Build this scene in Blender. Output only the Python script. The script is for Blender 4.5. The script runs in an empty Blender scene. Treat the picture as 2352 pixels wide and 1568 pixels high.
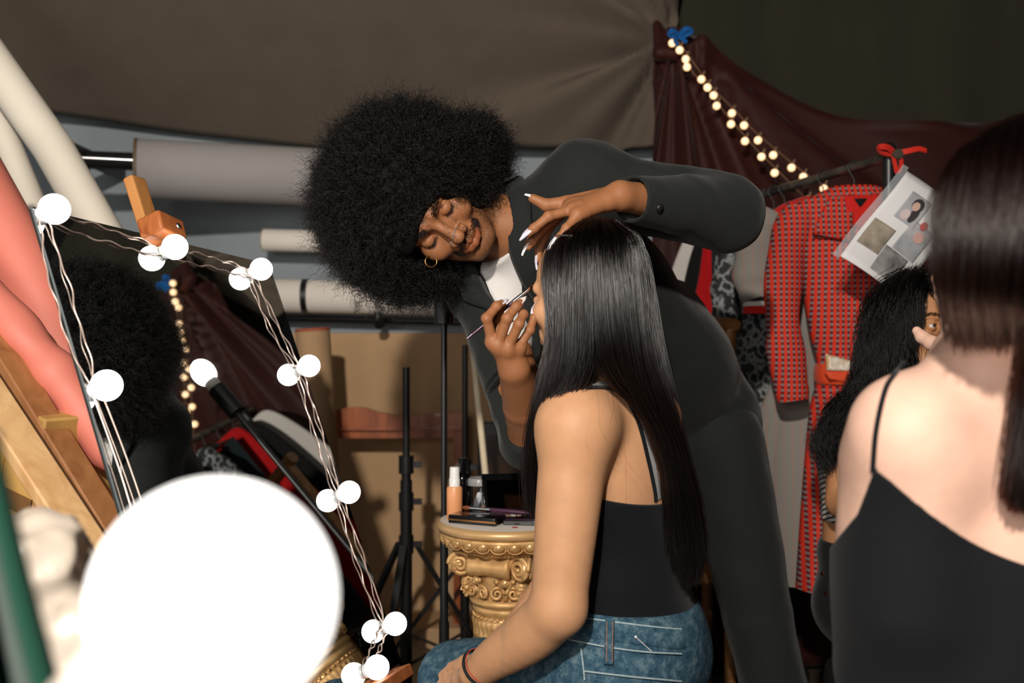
import bpy, math, random
import numpy as np
from mathutils import Vector, Matrix
rng = np.random.default_rng(7); random.seed(7)
SC = bpy.context.scene; COL = SC.collection
F = 35 / 36 * 2352; ZC = 1.1
# ---------------------------------------------------------------- camera
cam_d = bpy.data.cameras.new('camera'); cam = bpy.data.objects.new('camera', cam_d); COL.objects.link(cam)
cam_d.lens = 35; cam_d.sensor_width = 36; cam_d.clip_start = 0.02; cam_d.clip_end = 60
cam.location = (0, 0, ZC); cam.rotation_euler = (math.pi / 2, 0, 0)
cam_d.dof.use_dof = True; cam_d.dof.focus_distance = 1.78; cam_d.dof.aperture_fstop = 2.8
SC.camera = cam
# ---------------------------------------------------------------- world
w = bpy.data.worlds.new('world'); SC.world = w; w.use_nodes = True
w.node_tree.nodes['Background'].inputs[0].default_value = (0.85, 0.9, 1.0, 1); w.node_tree.nodes['Background'].inputs[1].default_value = 0.028
# ---------------------------------------------------------------- lights
def light(name, kind, loc, target, energy, col, **kw):
    l = bpy.data.lights.new(name, kind); o = bpy.data.objects.new(name, l); COL.objects.link(o)
    o.location = loc; l.energy = energy; l.color = col
    o.rotation_euler = (Vector(target) - Vector(loc)).to_track_quat('-Z', 'Y').to_euler()
    for k, v in kw.items(): setattr(l, k, v)
    return o
light('key_lamp', 'SPOT', (-0.35, -0.95, 2.2), (0.15, 2.2, 0.95), 350, (1.0, 0.93, 0.84), spot_size=math.radians(120), spot_blend=0.6, shadow_soft_size=0.05)
light('added_fill', 'AREA', (-0.8, -1.1, 1.35), (0.2, 2.0, 1.0), 30, (1.0, 0.95, 0.9), size=.9)  # unseen soft area light, added to lift the shadows and gloss the hair
# ---------------------------------------------------------------- exposure
SC.view_settings.view_transform = 'Standard'; SC.view_settings.look = 'None'
SC.view_settings.exposure = 0.0; SC.view_settings.gamma = 1.0; SC.view_settings.use_curve_mapping = False
cy = SC.cycles
cy.use_denoising = True; cy.max_bounces = 7; cy.diffuse_bounces = 3; cy.glossy_bounces = 4; cy.transmission_bounces = 5; cy.transparent_max_bounces = 8
cy.caustics_reflective = False; cy.caustics_refractive = False; cy.sample_clamp_indirect = 4.0
try: cy.use_light_tree = True
except Exception: pass

# ================================================================ helpers
def P(px, py, d): return np.array([(px - 1176) / F * d, d, ZC - (py - 784) / F * d])
def PP(*l): return [P(*q) for q in l]
def nrm(v): v = np.asarray(v, float); return v / np.linalg.norm(v)
def lin(c):
    c = np.asarray(c, float) / 255.0
    return tuple(np.where(c <= 0.04045, c / 12.92, ((c + 0.055) / 1.055) ** 2.4))
def wloc(o):
    v = Vector((0, 0, 0))
    while o is not None: v = v + o.location; o = o.parent
    return np.array(v)
def tag(o, label=None, cat=None, group=None, kind=None):
    if label: o['label'] = label
    if cat: o['category'] = cat
    if group: o['group'] = group
    if kind: o['kind'] = kind
    return o
def thing(name, loc, label, cat, group=None):
    o = bpy.data.objects.new(name, None); COL.objects.link(o); o.location = loc; o.empty_display_size = .05
    return tag(o, label, cat, group)
def mk(name, v, f, mat, parent=None, smooth=True, angle=None, origin=None, kind=None, bevel=0, solid=0, subsurf=0):
    v = np.asarray(v, float)
    if parent is not None: off = wloc(parent)
    elif kind == 'structure': off = np.zeros(3)
    else:
        lo, hi = v.min(0), v.max(0); off = np.array([(lo[0] + hi[0]) / 2, (lo[1] + hi[1]) / 2, lo[2]])
    loc = np.zeros(3) if parent is not None else off
    if origin is not None: loc = np.asarray(origin) - (off if parent is not None else 0); off = np.asarray(origin)
    me = bpy.data.meshes.new(name)
    if isinstance(f, np.ndarray):
        n = len(f); q = f.shape[1]
        me.vertices.add(len(v)); me.vertices.foreach_set('co', (v - off).astype(np.float32).ravel())
        me.loops.add(n * q); me.loops.foreach_set('vertex_index', f.astype(np.int32).ravel())
        me.polygons.add(n); me.polygons.foreach_set('loop_start', np.arange(0, n * q, q, dtype=np.int32))
        me.update(calc_edges=True); me.validate()
    else:
        me.from_pydata([tuple(x) for x in (v - off)], [], [tuple(int(i) for i in x) for x in f]); me.update()
    if smooth: me.polygons.foreach_set('use_smooth', np.ones(len(me.polygons), bool))
    if angle: me.set_sharp_from_angle(angle=math.radians(angle))
    o = bpy.data.objects.new(name, me); COL.objects.link(o); o.location = loc
    if mat is not None: me.materials.append(mat)
    if parent is not None: o.parent = parent
    if kind: o['kind'] = kind
    if solid:
        m = o.modifiers.new('solid', 'SOLIDIFY'); m.thickness = solid; m.offset = 0
    if bevel:
        m = o.modifiers.new('bevel', 'BEVEL'); m.width = bevel; m.segments = 2; m.limit_method = 'ANGLE'; m.angle_limit = math.radians(40)
    if subsurf:
        m = o.modifiers.new('sub', 'SUBSURF'); m.levels = subsurf; m.render_levels = subsurf
    return o
def frame_of(t, up=(0, 0, 1)):
    t = nrm(t); up = np.asarray(up, float)
    if abs(np.dot(t, up)) > .97: up = np.array([1., 0, 0]) if abs(t[0]) < .9 else np.array([0, 1., 0])
    s = nrm(np.cross(t, up)); return t, s, np.cross(s, t)
def rot(axis, deg): return np.array(Matrix.Rotation(math.radians(deg), 3, axis))
def spline(pts, n):
    """Catmull-Rom through pts (rows of any width), n samples."""
    p = np.asarray(pts, float); m = len(p)
    if m == 2: t = np.linspace(0, 1, n)[:, None]; return p[0] * (1 - t) + p[1] * t
    q = np.vstack([2 * p[0] - p[1], p, 2 * p[-1] - p[-2]])
    u = np.linspace(0, m - 1 - 1e-9, n); i = u.astype(int); t = (u - i)[:, None]
    a, b, c, d = q[i], q[i + 1], q[i + 2], q[i + 3]
    return .5 * (2 * b + (c - a) * t + (2 * a - 5 * b + 4 * c - d) * t ** 2 + (3 * b - a - 3 * c + d) * t ** 3)
class MB:
    def __init__(s): s.v = []; s.f = []; s.n = 0
    def add(s, v, f):
        s.v.append(np.asarray(v, float)); s.f += [tuple(int(i) + s.n for i in q) for q in f]; s.n += len(v); return s
    def box(s, c, size, R=None, taper=1.0):
        x, y, z = np.asarray(size) / 2; R = np.eye(3) if R is None else R
        v = np.array([[a * x * (taper if cc > 0 else 1), b * y * (taper if cc > 0 else 1), cc * z] for cc in (-1, 1) for b in (-1, 1) for a in (-1, 1)])
        return s.add(v @ np.asarray(R).T + np.asarray(c), [(0, 2, 3, 1), (4, 5, 7, 6), (0, 1, 5, 4), (2, 6, 7, 3), (0, 4, 6, 2), (1, 3, 7, 5)])
    def beam(s, a, b, wd, th, up=(0, 0, 1)):
        a, b = np.asarray(a), np.asarray(b); t, sd, u = frame_of(b - a, up)
        return s.box((a + b) / 2, (wd, th, np.linalg.norm(b - a)), np.stack([sd, u, t], 1))
    def rings(s, R, cap=True, closed=True):
        n, m = len(R), len(R[0]); v = np.concatenate(R); f = []
        for i in range(n - 1):
            for j in range(m if closed else m - 1):
                k = (j + 1) % m; f.append((i * m + j, i * m + k, (i + 1) * m + k, (i + 1) * m + j))
        if cap and closed: f.append(tuple(range(m - 1, -1, -1))); f.append(tuple(range((n - 1) * m, n * m)))
        return s.add(v, f)
    def tube(s, pts, r, n=12, cap=True, flat=1.0, up=(0, 0, 1)):
        p = np.asarray(pts, float); r = np.broadcast_to(np.asarray(r, float), (len(p),)); a = np.linspace(0, 2 * np.pi, n, endpoint=False)
        T = np.gradient(p, axis=0); t, sd, u = frame_of(T[0], up); R = []
        for i in range(len(p)):
            t = nrm(T[i]); sd = nrm(sd - t * np.dot(sd, t)); u = np.cross(sd, t)
            R.append(p[i] + r[i] * (np.cos(a)[:, None] * sd + flat * np.sin(a)[:, None] * u))
        return s.rings(R, cap)
    def lathe(s, prof, c, n=32, axis=(0, 0, 1), mod=None):
        t, sd, u = frame_of(axis, (0, 1, 0)); a = np.linspace(0, 2 * np.pi, n, endpoint=False); R = []
        for r, h in prof:
            rr = r * np.ones(n) if mod is None else mod(r, h, a)
            R.append(np.asarray(c) + t * h + rr[:, None] * (np.cos(a)[:, None] * sd - np.sin(a)[:, None] * u))
        return s.rings(R, True)
    def ball(s, c, r, n=20, R=None):
        r = np.broadcast_to(np.asarray(r, float), (3,)); a = np.linspace(0, 2 * np.pi, n, endpoint=False); m = n // 2; Q = []
        for i in range(1, m):
            th = math.pi * i / m; q = np.stack([np.cos(a) * math.sin(th), -np.sin(a) * math.sin(th), np.full(n, math.cos(th))], 1) * r
            Q.append(q @ (np.eye(3) if R is None else R).T + np.asarray(c))
        i0 = s.n; s.rings(Q, False); top = np.array([0, 0, r[2]]); Rm = np.eye(3) if R is None else R; b = s.n
        s.v.append(np.array([np.asarray(c) + Rm @ top, np.asarray(c) - Rm @ top])); s.n += 2
        for j in range(n):
            k = (j + 1) % n; s.f.append((b, i0 + k, i0 + j)); s.f.append((b + 1, i0 + (m - 2) * n + j, i0 + (m - 2) * n + k))
        return s
    def grid(s, G):
        G = np.asarray(G); n, m = G.shape[:2]
        return s.add(G.reshape(-1, 3), [(i * m + j, (i + 1) * m + j, (i + 1) * m + j + 1, i * m + j + 1) for i in range(n - 1) for j in range(m - 1)])
    def build(s, name, mat, parent=None, **k): k.setdefault('angle', 48 if len(s.f) < 2500 else None); return mk(name, np.concatenate(s.v), s.f, mat, parent, **k)

# ================================================================ materials
def nt(m): return m.node_tree.nodes, m.node_tree.links
def new_mat(name):
    m = bpy.data.materials.new(name); m.use_nodes = True; n, l = nt(m); return m, n, l, n['Principled BSDF']
def mix_rgb(n, l, fac, a, b, mode='MIX'):
    x = n.new('ShaderNodeMix'); x.data_type = 'RGBA'; x.blend_type = mode
    for sck, val in ((x.inputs['Factor'], fac), (x.inputs[6], a), (x.inputs[7], b)):
        if isinstance(val, bpy.types.NodeSocket): l.new(val, sck)
        elif isinstance(val, (int, float)): sck.default_value = val
        else: sck.default_value = (*val[:3], 1)
    return x.outputs[2]
def ramp(n, l, src, stops):
    r = n.new('ShaderNodeValToRGB'); e = r.color_ramp.elements
    while len(e) < len(stops): e.new(0.5)
    for i, (p, c) in enumerate(stops): e[i].position = p; e[i].color = (*c[:3], 1) if not isinstance(c, (int, float)) else (c, c, c, 1)
    l.new(src, r.inputs[0]); return r.outputs[0]
def coord(n, l, scale=(1, 1, 1), rotd=(0, 0, 0), kind='Object'):
    t = n.new('ShaderNodeTexCoord'); mp = n.new('ShaderNodeMapping'); l.new(t.outputs[kind], mp.inputs[0])
    mp.inputs['Scale'].default_value = scale; mp.inputs['Rotation'].default_value = [math.radians(a) for a in rotd]; return mp.outputs[0]
def noise(n, l, vec, scale, detail=3, rough=.55):
    x = n.new('ShaderNodeTexNoise'); x.inputs['Scale'].default_value = scale; x.inputs['Detail'].default_value = detail; x.inputs['Roughness'].default_value = rough
    l.new(vec, x.inputs['Vector']); return x.outputs['Fac']
def M(name, col, rough=.6, metal=0., var=.12, scale=12, bump=0., bscale=200, spec=.5, coat=0., sheen=0., sss=0., stretch=(1, 1, 1), col2=None, alpha=None, trans=0.):
    m, n, l, b = new_mat(name); c = np.array(lin(col)); v = coord(n, l, stretch)
    c2 = np.array(lin(col2)) if col2 is not None else np.clip(c * (1 + var), 0, 1)
    nz = ramp(n, l, noise(n, l, v, scale, 4), [(.3, 0.), (.7, 1.)])
    l.new(mix_rgb(n, l, nz, c * (1 - var) if col2 is None else c, c2), b.inputs['Base Color'])
    b.inputs['Roughness'].default_value = rough; b.inputs['Metallic'].default_value = metal; b.inputs['Specular IOR Level'].default_value = spec
    b.inputs['Coat Weight'].default_value = coat
    if sheen: b.inputs['Sheen Weight'].default_value = sheen; b.inputs['Sheen Roughness'].default_value = .4
    if sss: b.inputs['Subsurface Weight'].default_value = sss; b.inputs['Subsurface Radius'].default_value = (.012, .005, .003); b.inputs['Subsurface Scale'].default_value = .6
    if alpha is not None: b.inputs['Alpha'].default_value = alpha
    if trans: b.inputs['Transmission Weight'].default_value = trans
    if bump:
        bp = n.new('ShaderNodeBump'); bp.inputs['Strength'].default_value = bump; bp.inputs['Distance'].default_value = .002
        l.new(noise(n, l, v, bscale, 2), bp.inputs['Height']); l.new(bp.outputs[0], b.inputs['Normal'])
    return m
def emit_mat(name, col, strength):
    m, n, l, b = new_mat(name); b.inputs['Base Color'].default_value = (.8, .8, .8, 1)
    b.inputs['Emission Color'].default_value = (*col, 1); b.inputs['Emission Strength'].default_value = strength; return m
def wood(name, c1, c2, rough=.5, scale=(1, 1, .12), freq=28, coat=0.):
    m, n, l, b = new_mat(name); v = coord(n, l, scale); nz = n.new('ShaderNodeTexNoise'); nz.inputs['Scale'].default_value = freq; nz.inputs['Detail'].default_value = 5; nz.inputs['Distortion'].default_value = 1.2
    l.new(v, nz.inputs['Vector']); c = ramp(n, l, nz.outputs['Fac'], [(.3, lin(c1)), (.7, lin(c2))]); l.new(c, b.inputs['Base Color'])
    b.inputs['Roughness'].default_value = rough; b.inputs['Coat Weight'].default_value = coat
    bp = n.new('ShaderNodeBump'); bp.inputs['Strength'].default_value = .15; bp.inputs['Distance'].default_value = .001; l.new(nz.outputs['Fac'], bp.inputs['Height']); l.new(bp.outputs[0], b.inputs['Normal'])
    return m
def hair_mat(name, melanin=.95, rough=.3, rad=.3, ior=1.55):
    m = bpy.data.materials.new(name); m.use_nodes = True; n, l = nt(m); n.remove(n['Principled BSDF'])
    h = n.new('ShaderNodeBsdfHairPrincipled'); h.parametrization = 'MELANIN'
    h.inputs['Melanin'].default_value = melanin; h.inputs['Melanin Redness'].default_value = .35
    h.inputs['IOR'].default_value = ior; h.inputs['Roughness'].default_value = rough; h.inputs['Radial Roughness'].default_value = rad
    if 'Random Roughness' in h.inputs: h.inputs['Random Roughness'].default_value = .2
    l.new(h.outputs[0], n['Material Output'].inputs['Surface']); return m

# ================================================================ signed-distance bodies
def _smin(a, b, k):
    if k <= 0: return np.minimum(a, b)
    h = np.clip(.5 + .5 * (a - b) / k, 0, 1); return a * (1 - h) + b * h - k * h * (1 - h)
class SDF:
    """A body as smoothly joined round cones and ellipsoids, turned into one continuous surface."""
    def __init__(s): s.it = []; s.post = None
    def cap(s, a, b, ra, rb=None, k=.01, op='+'):
        a = np.asarray(a, float); b = np.asarray(b, float); rb = ra if rb is None else rb; ab = b - a; L = max(np.dot(ab, ab), 1e-12)
        def fn(p):
            t = np.clip(((p - a) @ ab) / L, 0, 1); q = p - a - t[:, None] * ab
            return np.sqrt(np.einsum('ij,ij->i', q, q)) - (ra + (rb - ra) * t)
        s.it.append((op, fn, k, (a + b) / 2, math.sqrt(L) / 2 + max(ra, rb))); return s
    def chain(s, pts, rs, k=.01, op='+', ki=.004):
        pts = [np.asarray(q, float) for q in pts]; segs = []
        for a, b, ra, rb in zip(pts, pts[1:], rs, rs[1:]): segs.append((a, b - a, max(np.dot(b - a, b - a), 1e-12), ra, rb))
        def fn(p):
            d = None
            for a, ab, L, ra, rb in segs:
                t = np.clip(((p - a) @ ab) / L, 0, 1); q = p - a - t[:, None] * ab; e = np.sqrt(np.einsum('ij,ij->i', q, q)) - (ra + (rb - ra) * t)
                d = e if d is None else _smin(d, e, ki)
            return d
        A_ = np.array(pts); c = (A_.min(0) + A_.max(0)) / 2; s.it.append((op, fn, k, c, np.linalg.norm(A_ - c, axis=1).max() + max(rs))); return s
    def ell(s, c, r, R=None, k=.01, op='+'):
        c = np.asarray(c, float); r = np.broadcast_to(np.asarray(r, float), (3,)).copy(); Rm = np.eye(3) if R is None else np.asarray(R)
        def fn(p):
            q = (p - c) @ Rm; a = q / r; k0 = np.sqrt(np.einsum('ij,ij->i', a, a)); a = a / r; k1 = np.sqrt(np.einsum('ij,ij->i', a, a)) + 1e-9
            return k0 * (k0 - 1) / k1
        s.it.append((op, fn, k, c, r.max())); return s
    def box(s, c, hs, R=None, r=.005, k=.01, op='+'):
        c = np.asarray(c, float); hs = np.asarray(hs, float) - r; Rm = np.eye(3) if R is None else np.asarray(R)
        def fn(p):
            q = np.abs((p - c) @ Rm) - hs; return np.linalg.norm(np.maximum(q, 0), axis=1) + np.minimum(q.max(1), 0) - r
        s.it.append((op, fn, k, c, np.linalg.norm(hs) + r)); return s
    def cut(s, c, n, k=.004):
        """keep the side the normal points away from"""
        c = np.asarray(c, float); n = nrm(n); s.it.append(('&', lambda p: (p - c) @ n, k, c, 1e9)); return s
    def other(s, fn, k=.004, op='&'): s.it.append((op, fn, k, np.zeros(3), 1e9)); return s
    def __call__(s, p, c=None, R=0.):
        d = np.full(len(p), 1.0)
        for op, fn, k, pc, pr in s.it:
            if c is not None and pr < 1e8 and np.linalg.norm(pc - c) - pr - R > k + .03: continue
            e = fn(p)
            if op == '+': d = _smin(d, e, k)
            elif op == '-': d = -_smin(-d, e, k)
            else: d = -_smin(-d, -e, k)
        if s.post is not None: d = d + s.post(p)
        return d
    def mesh(s, lo, hi, h, slack=1.15):
        B = 8; H = h * B; lo = np.asarray(lo, float); nb = np.maximum(1, np.ceil((np.asarray(hi) - lo) / H).astype(int))
        I = np.stack(np.meshgrid(*[np.arange(k) for k in nb], indexing='ij'), -1).reshape(-1, 3)
        act = []; G = 6; key = (I // G); kid = (key[:, 0] * 100000 + key[:, 1] * 1000 + key[:, 2]); order = np.argsort(kid, kind='stable'); I = I[order]; kid = kid[order]
        bounds = np.flatnonzero(np.diff(kid)) + 1; grp = np.split(np.arange(len(I)), bounds)
        lo_c = lo + H / 2; sam = np.stack(np.meshgrid(*[np.arange(B + 1)] * 3, indexing='ij'), -1).reshape(-1, 3)
        N = nb * B + 4; allc, allv, E = [], [], [[], [], []]
        def gid(g): return ((g[:, 0] + 1) * N[1] + g[:, 1] + 1) * N[2] + g[:, 2] + 1
        for gset in grp:
            Ib = I[gset]; cen = lo_c + Ib * H; cc = cen.mean(0); RR = np.linalg.norm(cen - cc, axis=1).max() + H
            if s.post is None and False: pass
            d = s(cen, cc, RR); Ib = Ib[np.abs(d) < slack * H * .87 + .002]
            if len(Ib) == 0: continue
            g0 = Ib * B; gp = (g0[:, None, :] + sam[None]).reshape(-1, 3)
            cc2 = lo + (g0.mean(0) + B / 2) * h; R2 = np.linalg.norm(lo + (g0 + B / 2) * h - cc2, axis=1).max() + H
            V = s(lo + gp * h, cc2, R2).reshape(len(Ib), B + 1, B + 1, B + 1); ins = V < 0
            cnt = sum(ins[:, x:x + B, y:y + B, z:z + B].astype(np.int8) for x in (0, 1) for y in (0, 1) for z in (0, 1))
            bi, x, y, z = np.nonzero((cnt > 0) & (cnt < 8))
            if len(bi) == 0: continue
            acc = np.zeros((len(bi), 3)); num = np.zeros(len(bi))
            for ax in range(3):
                for p in (0, 1):
                    for q in (0, 1):
                        o = [0, 0, 0]; o[(ax + 1) % 3] = p; o[(ax + 2) % 3] = q; e = list(o); e[ax] = 1
                        va = V[bi, x + o[0], y + o[1], z + o[2]]; vb = V[bi, x + e[0], y + e[1], z + e[2]]; m = (va < 0) != (vb < 0)
                        t = np.where(m, va / np.where(m, va - vb, 1), 0); pos = np.tile(np.array(o, float), (len(bi), 1)); pos[:, ax] = t
                        acc += pos * m[:, None]; num += m
            cell = g0[bi] + np.stack([x, y, z], 1); allc.append(gid(cell)); allv.append(lo + (cell + acc / num[:, None]) * h)
            for ax in range(3):
                sl = [slice(0, B)] * 3; s2 = [slice(0, B)] * 3; s2[ax] = slice(1, B + 1); a = ins[:, sl[0], sl[1], sl[2]]; b = ins[:, s2[0], s2[1], s2[2]]
                bi2, x2, y2, z2 = np.nonzero(a != b)
                if len(bi2): E[ax].append(np.column_stack([g0[bi2] + np.stack([x2, y2, z2], 1), a[bi2, x2, y2, z2]]))
        ids = np.concatenate(allc); v = np.concatenate(allv); o = np.argsort(ids); ids = ids[o]; v = v[o]; faces = []
        for ax in range(3):
            if not E[ax]: continue
            e = np.concatenate(E[ax]); g = e[:, :3]; fl = e[:, 3].astype(bool); eb = np.eye(3, dtype=int)[(ax + 1) % 3]; ec = np.eye(3, dtype=int)[(ax + 2) % 3]
            q = np.stack([gid(g - eb - ec), gid(g - ec), gid(g), gid(g - eb)], 1); k = np.searchsorted(ids, q); k = np.minimum(k, len(ids) - 1); ok = (ids[k] == q).all(1)
            k = k[ok]; fl = fl[ok]; k[~fl] = k[~fl][:, ::-1]; faces.append(k)
        f = np.concatenate(faces)
        # one step onto the surface
        n0 = np.zeros_like(v); d0 = np.zeros(len(v)); idx = np.arange(len(v)); ch = np.array_split(idx, max(1, len(v) // 40000))
        for c in ch:
            p = v[c]; cc = p.mean(0); R = np.linalg.norm(p - cc, axis=1).max() + .01; ep = h * .5
            d0[c] = s(p, cc, R); g = np.stack([s(p + ep * np.eye(3)[a], cc, R) - s(p - ep * np.eye(3)[a], cc, R) for a in range(3)], 1) / (2 * ep)
            L = np.linalg.norm(g, axis=1, keepdims=True) + 1e-6; n0[c] = g / L; d0[c] = d0[c] / L[:, 0]
        v = v - n0 * np.clip(d0, -h, h)[:, None]
        s.normals = n0
        return v, f
def merge(parts):
    vs, fs, n = [], [], 0
    for v, f in parts: vs.append(v); fs.append(f + n); n += len(v)
    return np.concatenate(vs), np.concatenate(fs)
def vcol(o, name, cols):
    a = o.data.color_attributes.new(name, 'FLOAT_COLOR', 'POINT'); c = np.ones((len(o.data.vertices), 4), np.float32); c[:, :3] = cols; a.data.foreach_set('color', c.ravel())
def strands(name, pts, rad, mat, parent=None, label=None):
    """hair strands: pts (N,K,3) world, rad (K,) or (N,K)"""
    N, K = pts.shape[:2]; cu = bpy.data.hair_curves.new(name); cu.add_curves([K] * N); off = wloc(parent) if parent is not None else np.zeros(3)
    cu.points.foreach_set('position', (pts - off).astype(np.float32).ravel()) if False else cu.attributes['position'].data.foreach_set('vector', (pts - off).astype(np.float32).ravel())
    ra = cu.attributes.get('radius') or cu.attributes.new('radius', 'FLOAT', 'POINT')
    ra.data.foreach_set('value', np.broadcast_to(np.asarray(rad, np.float32), (N, K)).astype(np.float32).ravel())
    o = bpy.data.objects.new(name, cu); COL.objects.link(o); cu.materials.append(mat)
    if parent is not None: o.parent = parent
    if label: o['label'] = label
    return o
def wob(p, s, seed=0):
    """cheap smooth 3-D noise in about -1..1"""
    r = np.random.default_rng(seed); out = 0
    for i in range(5):
        k = r.normal(size=3); k = k / np.linalg.norm(k) * s * r.uniform(.6, 1.6); out = out + np.sin(p @ k + r.uniform(0, 6.28))
    return out / 2.6
# ================================================================ people: shared builders
def skin_mat(name, col, sss=.12, rough=.55, var=.06, bump=.12):
    m = M(name, col, rough=rough, var=var, scale=30, bump=bump, bscale=700, spec=.4, sss=sss)
    n, l = nt(m); b = n['Principled BSDF']; src = b.inputs['Base Color'].links[0].from_socket
    a = n.new('ShaderNodeVertexColor'); a.layer_name = 'tint'
    l.new(mix_rgb(n, l, 1.0, src, a.outputs[0], 'MULTIPLY'), b.inputs['Base Color']); return m
def camdir(px, py): return nrm(np.array([(px - 1176) / F, 1, -(py - 784) / F]))
def hit(S, px, py, t0=.4, t1=3.2):
    """where the line of sight through a pixel meets a body"""
    o = np.array([0, 0, ZC]); d = camdir(px, py); t = np.arange(t0, t1, .004); q = S(o + t[:, None] * d); i = np.flatnonzero(q < 0)
    if len(i) == 0: return o + d * t[np.argmin(q)]
    a, b = t[max(i[0] - 1, 0)], t[i[0]]
    for _ in range(12):
        m = (a + b) / 2
        if S((o + m * d)[None])[0] < 0: b = m
        else: a = m
    return o + b * d
def grad(S, p, e=.003): return nrm([S((p + e * np.eye(3)[a])[None])[0] - S((p - e * np.eye(3)[a])[None])[0] for a in range(3)])
class Head:
    def __init__(s, C, R, k=1.0): s.C = np.asarray(C); s.R = R; s.k = k
    def w(s, *l): return s.C + s.R @ (np.array(l) * s.k)
    def loc(s, p): return ((p - s.C) @ s.R) / s.k
def head_frame(right, fwd, up, pitch=0, yaw=0):
    r, f, u = map(nrm, (right, fwd, up)); a = math.radians(pitch); f, u = f * math.cos(a) - u * math.sin(a), u * math.cos(a) + f * math.sin(a)
    a = math.radians(yaw); f, r = f * math.cos(a) + r * math.sin(a), r * math.cos(a) - f * math.sin(a); return np.stack([r, f, u], 1)
def add_head(S, H, smile=.0, closed=True, ears=True, jaw=1.0, nose=1.0):
    w, R, K = H.w, H.R, H.k
    E = lambda c, r, k=.012, op='+', rr=None: S.ell(w(*c), np.array(r) * K, R if rr is None else R @ rr, k * K, op)
    def Cp(a, b, ra, rb=None, k=.008, op='+'): S.cap(w(*a), w(*b), ra * K, (rb if rb is not None else ra) * K, k * K, op)
    E((0, -.02, .045), (.074, .094, .082)); E((0, .018, .03), (.064, .068, .075), .02)
    E((0, .028, -.045), (.054 * jaw, .056, .07), .02)
    for q in (-1, 1):
        Cp((q * .058 * jaw, -.012, -.05), (q * .02, .066, -.102), .016, .015, .02)      # jaw line
        E((q * .041, .056, -.024), (.024, .024, .022), .018)                              # cheek
        if smile: E((q * .043, .062, -.036), (.016, .018, .014), .014)
        Cp((q * .012, .083, .021), (q * .046, .066, .02), .0105, .009, .012)              # brow ridge
        E((q * .032, .094, -.002), (.019, .018, .013), .012, '-')                          # socket
        E((q * .032, .0705, -.001), (.0145, .0145, .0125), .003)                           # lid over the eyeball
        Cp((q * .019, .082, -.0085), (q * .047, .0735, -.0085), .0012, .0012, .003, '-')  # crease under the lid
        Cp((q * .018, .0835, .0085), (q * .047, .074, .007), .0012, .0012, .003, '-')     # crease over the lid
    E((0, .068, -.104), (.021, .017, .016), .016)                                         # chin
    Cp((0, .081, .014), (0, .103, -.028), .0075, .0095, .009); E((0, .1065, -.034), (.0125 * nose, .011, .0105), .007)
    for q in (-1, 1):
        E((q * .0145 * nose, .093, -.039), (.0085, .0105, .0085), .006)
        E((q * .0075 * nose, .101, -.0465), (.0042, .0062, .0042), .003, '-')
    E((0, .078, -.062), (.03, .014, .022), .014)                                          # muzzle
    y0 = .089
    for q in (-1, 1):
        up = .005 * smile
        Cp((0, y0 + .001, -.064), (q * .012, y0 - .001, -.0625), .0052, .0055, .004)
        Cp((q * .012, y0 - .001, -.0625), (q * (.026 + .004 * smile), y0 - .014, -.0685 + up), .0055, .002, .004)
        Cp((0, y0 + .001, -.0765), (q * .012, y0 - .002, -.0755), .0068, .006, .005)
        Cp((q * .012, y0 - .002, -.0755), (q * (.026 + .004 * smile), y0 - .014, -.0695 + up), .006, .002, .005)
        Cp((0, y0 + .0065, -.0695), (q * (.027 + .005 * smile), y0 - .0105, -.069 + up * 1.4), .0012, .001, .002, '-')
        if smile: Cp((q * .024, .087, -.042), (q * .04, .068, -.068), .0015, .0012, .008, '-')
        if ears:
            rr = np.array(Matrix.Rotation(q * .35, 3, 'Z')); E((q * .074, -.012, -.012), (.008, .019, .031), .006, '+', rr); E((q * .082, -.006, -.01), (.006, .010, .018), .005, '-', rr)
def lips_tint(L, dark=.75):
    """base colours that stay with the face: lips, eyelid line"""
    x, y, z = L.T; t = np.ones((len(L), 3)); zc = -.0695 + .004 * np.clip(np.abs(x) / .028, 0, 1) ** 2
    lip = np.clip(1.25 - (np.abs(x) / .028) ** 2 - ((z - zc + .003) / .0115) ** 2, 0, .5) * 2; lip = np.where((y > .06) & (y < .12), lip, 0)[:, None]
    return t * (1 - lip) + lip * np.array([.86, .62, .62])
def strip(S, pts, wd, th, off, name, mat, parent, n=60, label=None, pix=True):
    """a flat band that lies on a body along a line of pixels"""
    q = spline(pts, n); w3 = np.array([hit(S, *x[:2]) for x in q]) if pix else q
    w3 = spline(w3[::max(1, len(w3) // 24)], n); N = np.array([grad(S, x) for x in w3]); w3 = w3 + N * off; T = np.gradient(w3, axis=0); R = []
    for x, t, nn in zip(w3, T, N):
        t = nrm(t); sd = nrm(np.cross(t, nn)); nn = np.cross(sd, t); R.append(np.array([x + a * sd * wd / 2 + b * nn * th / 2 for a, b in ((-1, -.4), (-.8, 1), (.8, 1), (1, -.4), (.8, -1), (-.8, -1))]))
    o = MB().rings(R).build(name, mat, parent)
    if label: o['label'] = label
    return o
def limb_mesh(S, fine, lo, hi, h):
    """fine boxes meshed finely, the rest coarsely: one skin"""
    parts = [S.mesh(a, b, hh) for a, b, hh in fine]
    if h:
        v, f = S.mesh(lo, hi, h); c = v[f].mean(1); keep = np.ones(len(f), bool)
        for a, b, hh in fine: keep &= ~((c > np.asarray(a) + h) & (c < np.asarray(b) - h)).all(1)
        parts.append((v, f[keep]))
    return merge(parts)
def limb(S, pts, rs, k, n=14):
    q = spline(np.column_stack([np.array(pts), rs]), n); S.chain(list(q[:, :3]), list(q[:, 3]), k, ki=0)
def around(pts, m): p = np.array(pts); return p.min(0) - m, p.max(0) + m
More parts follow.
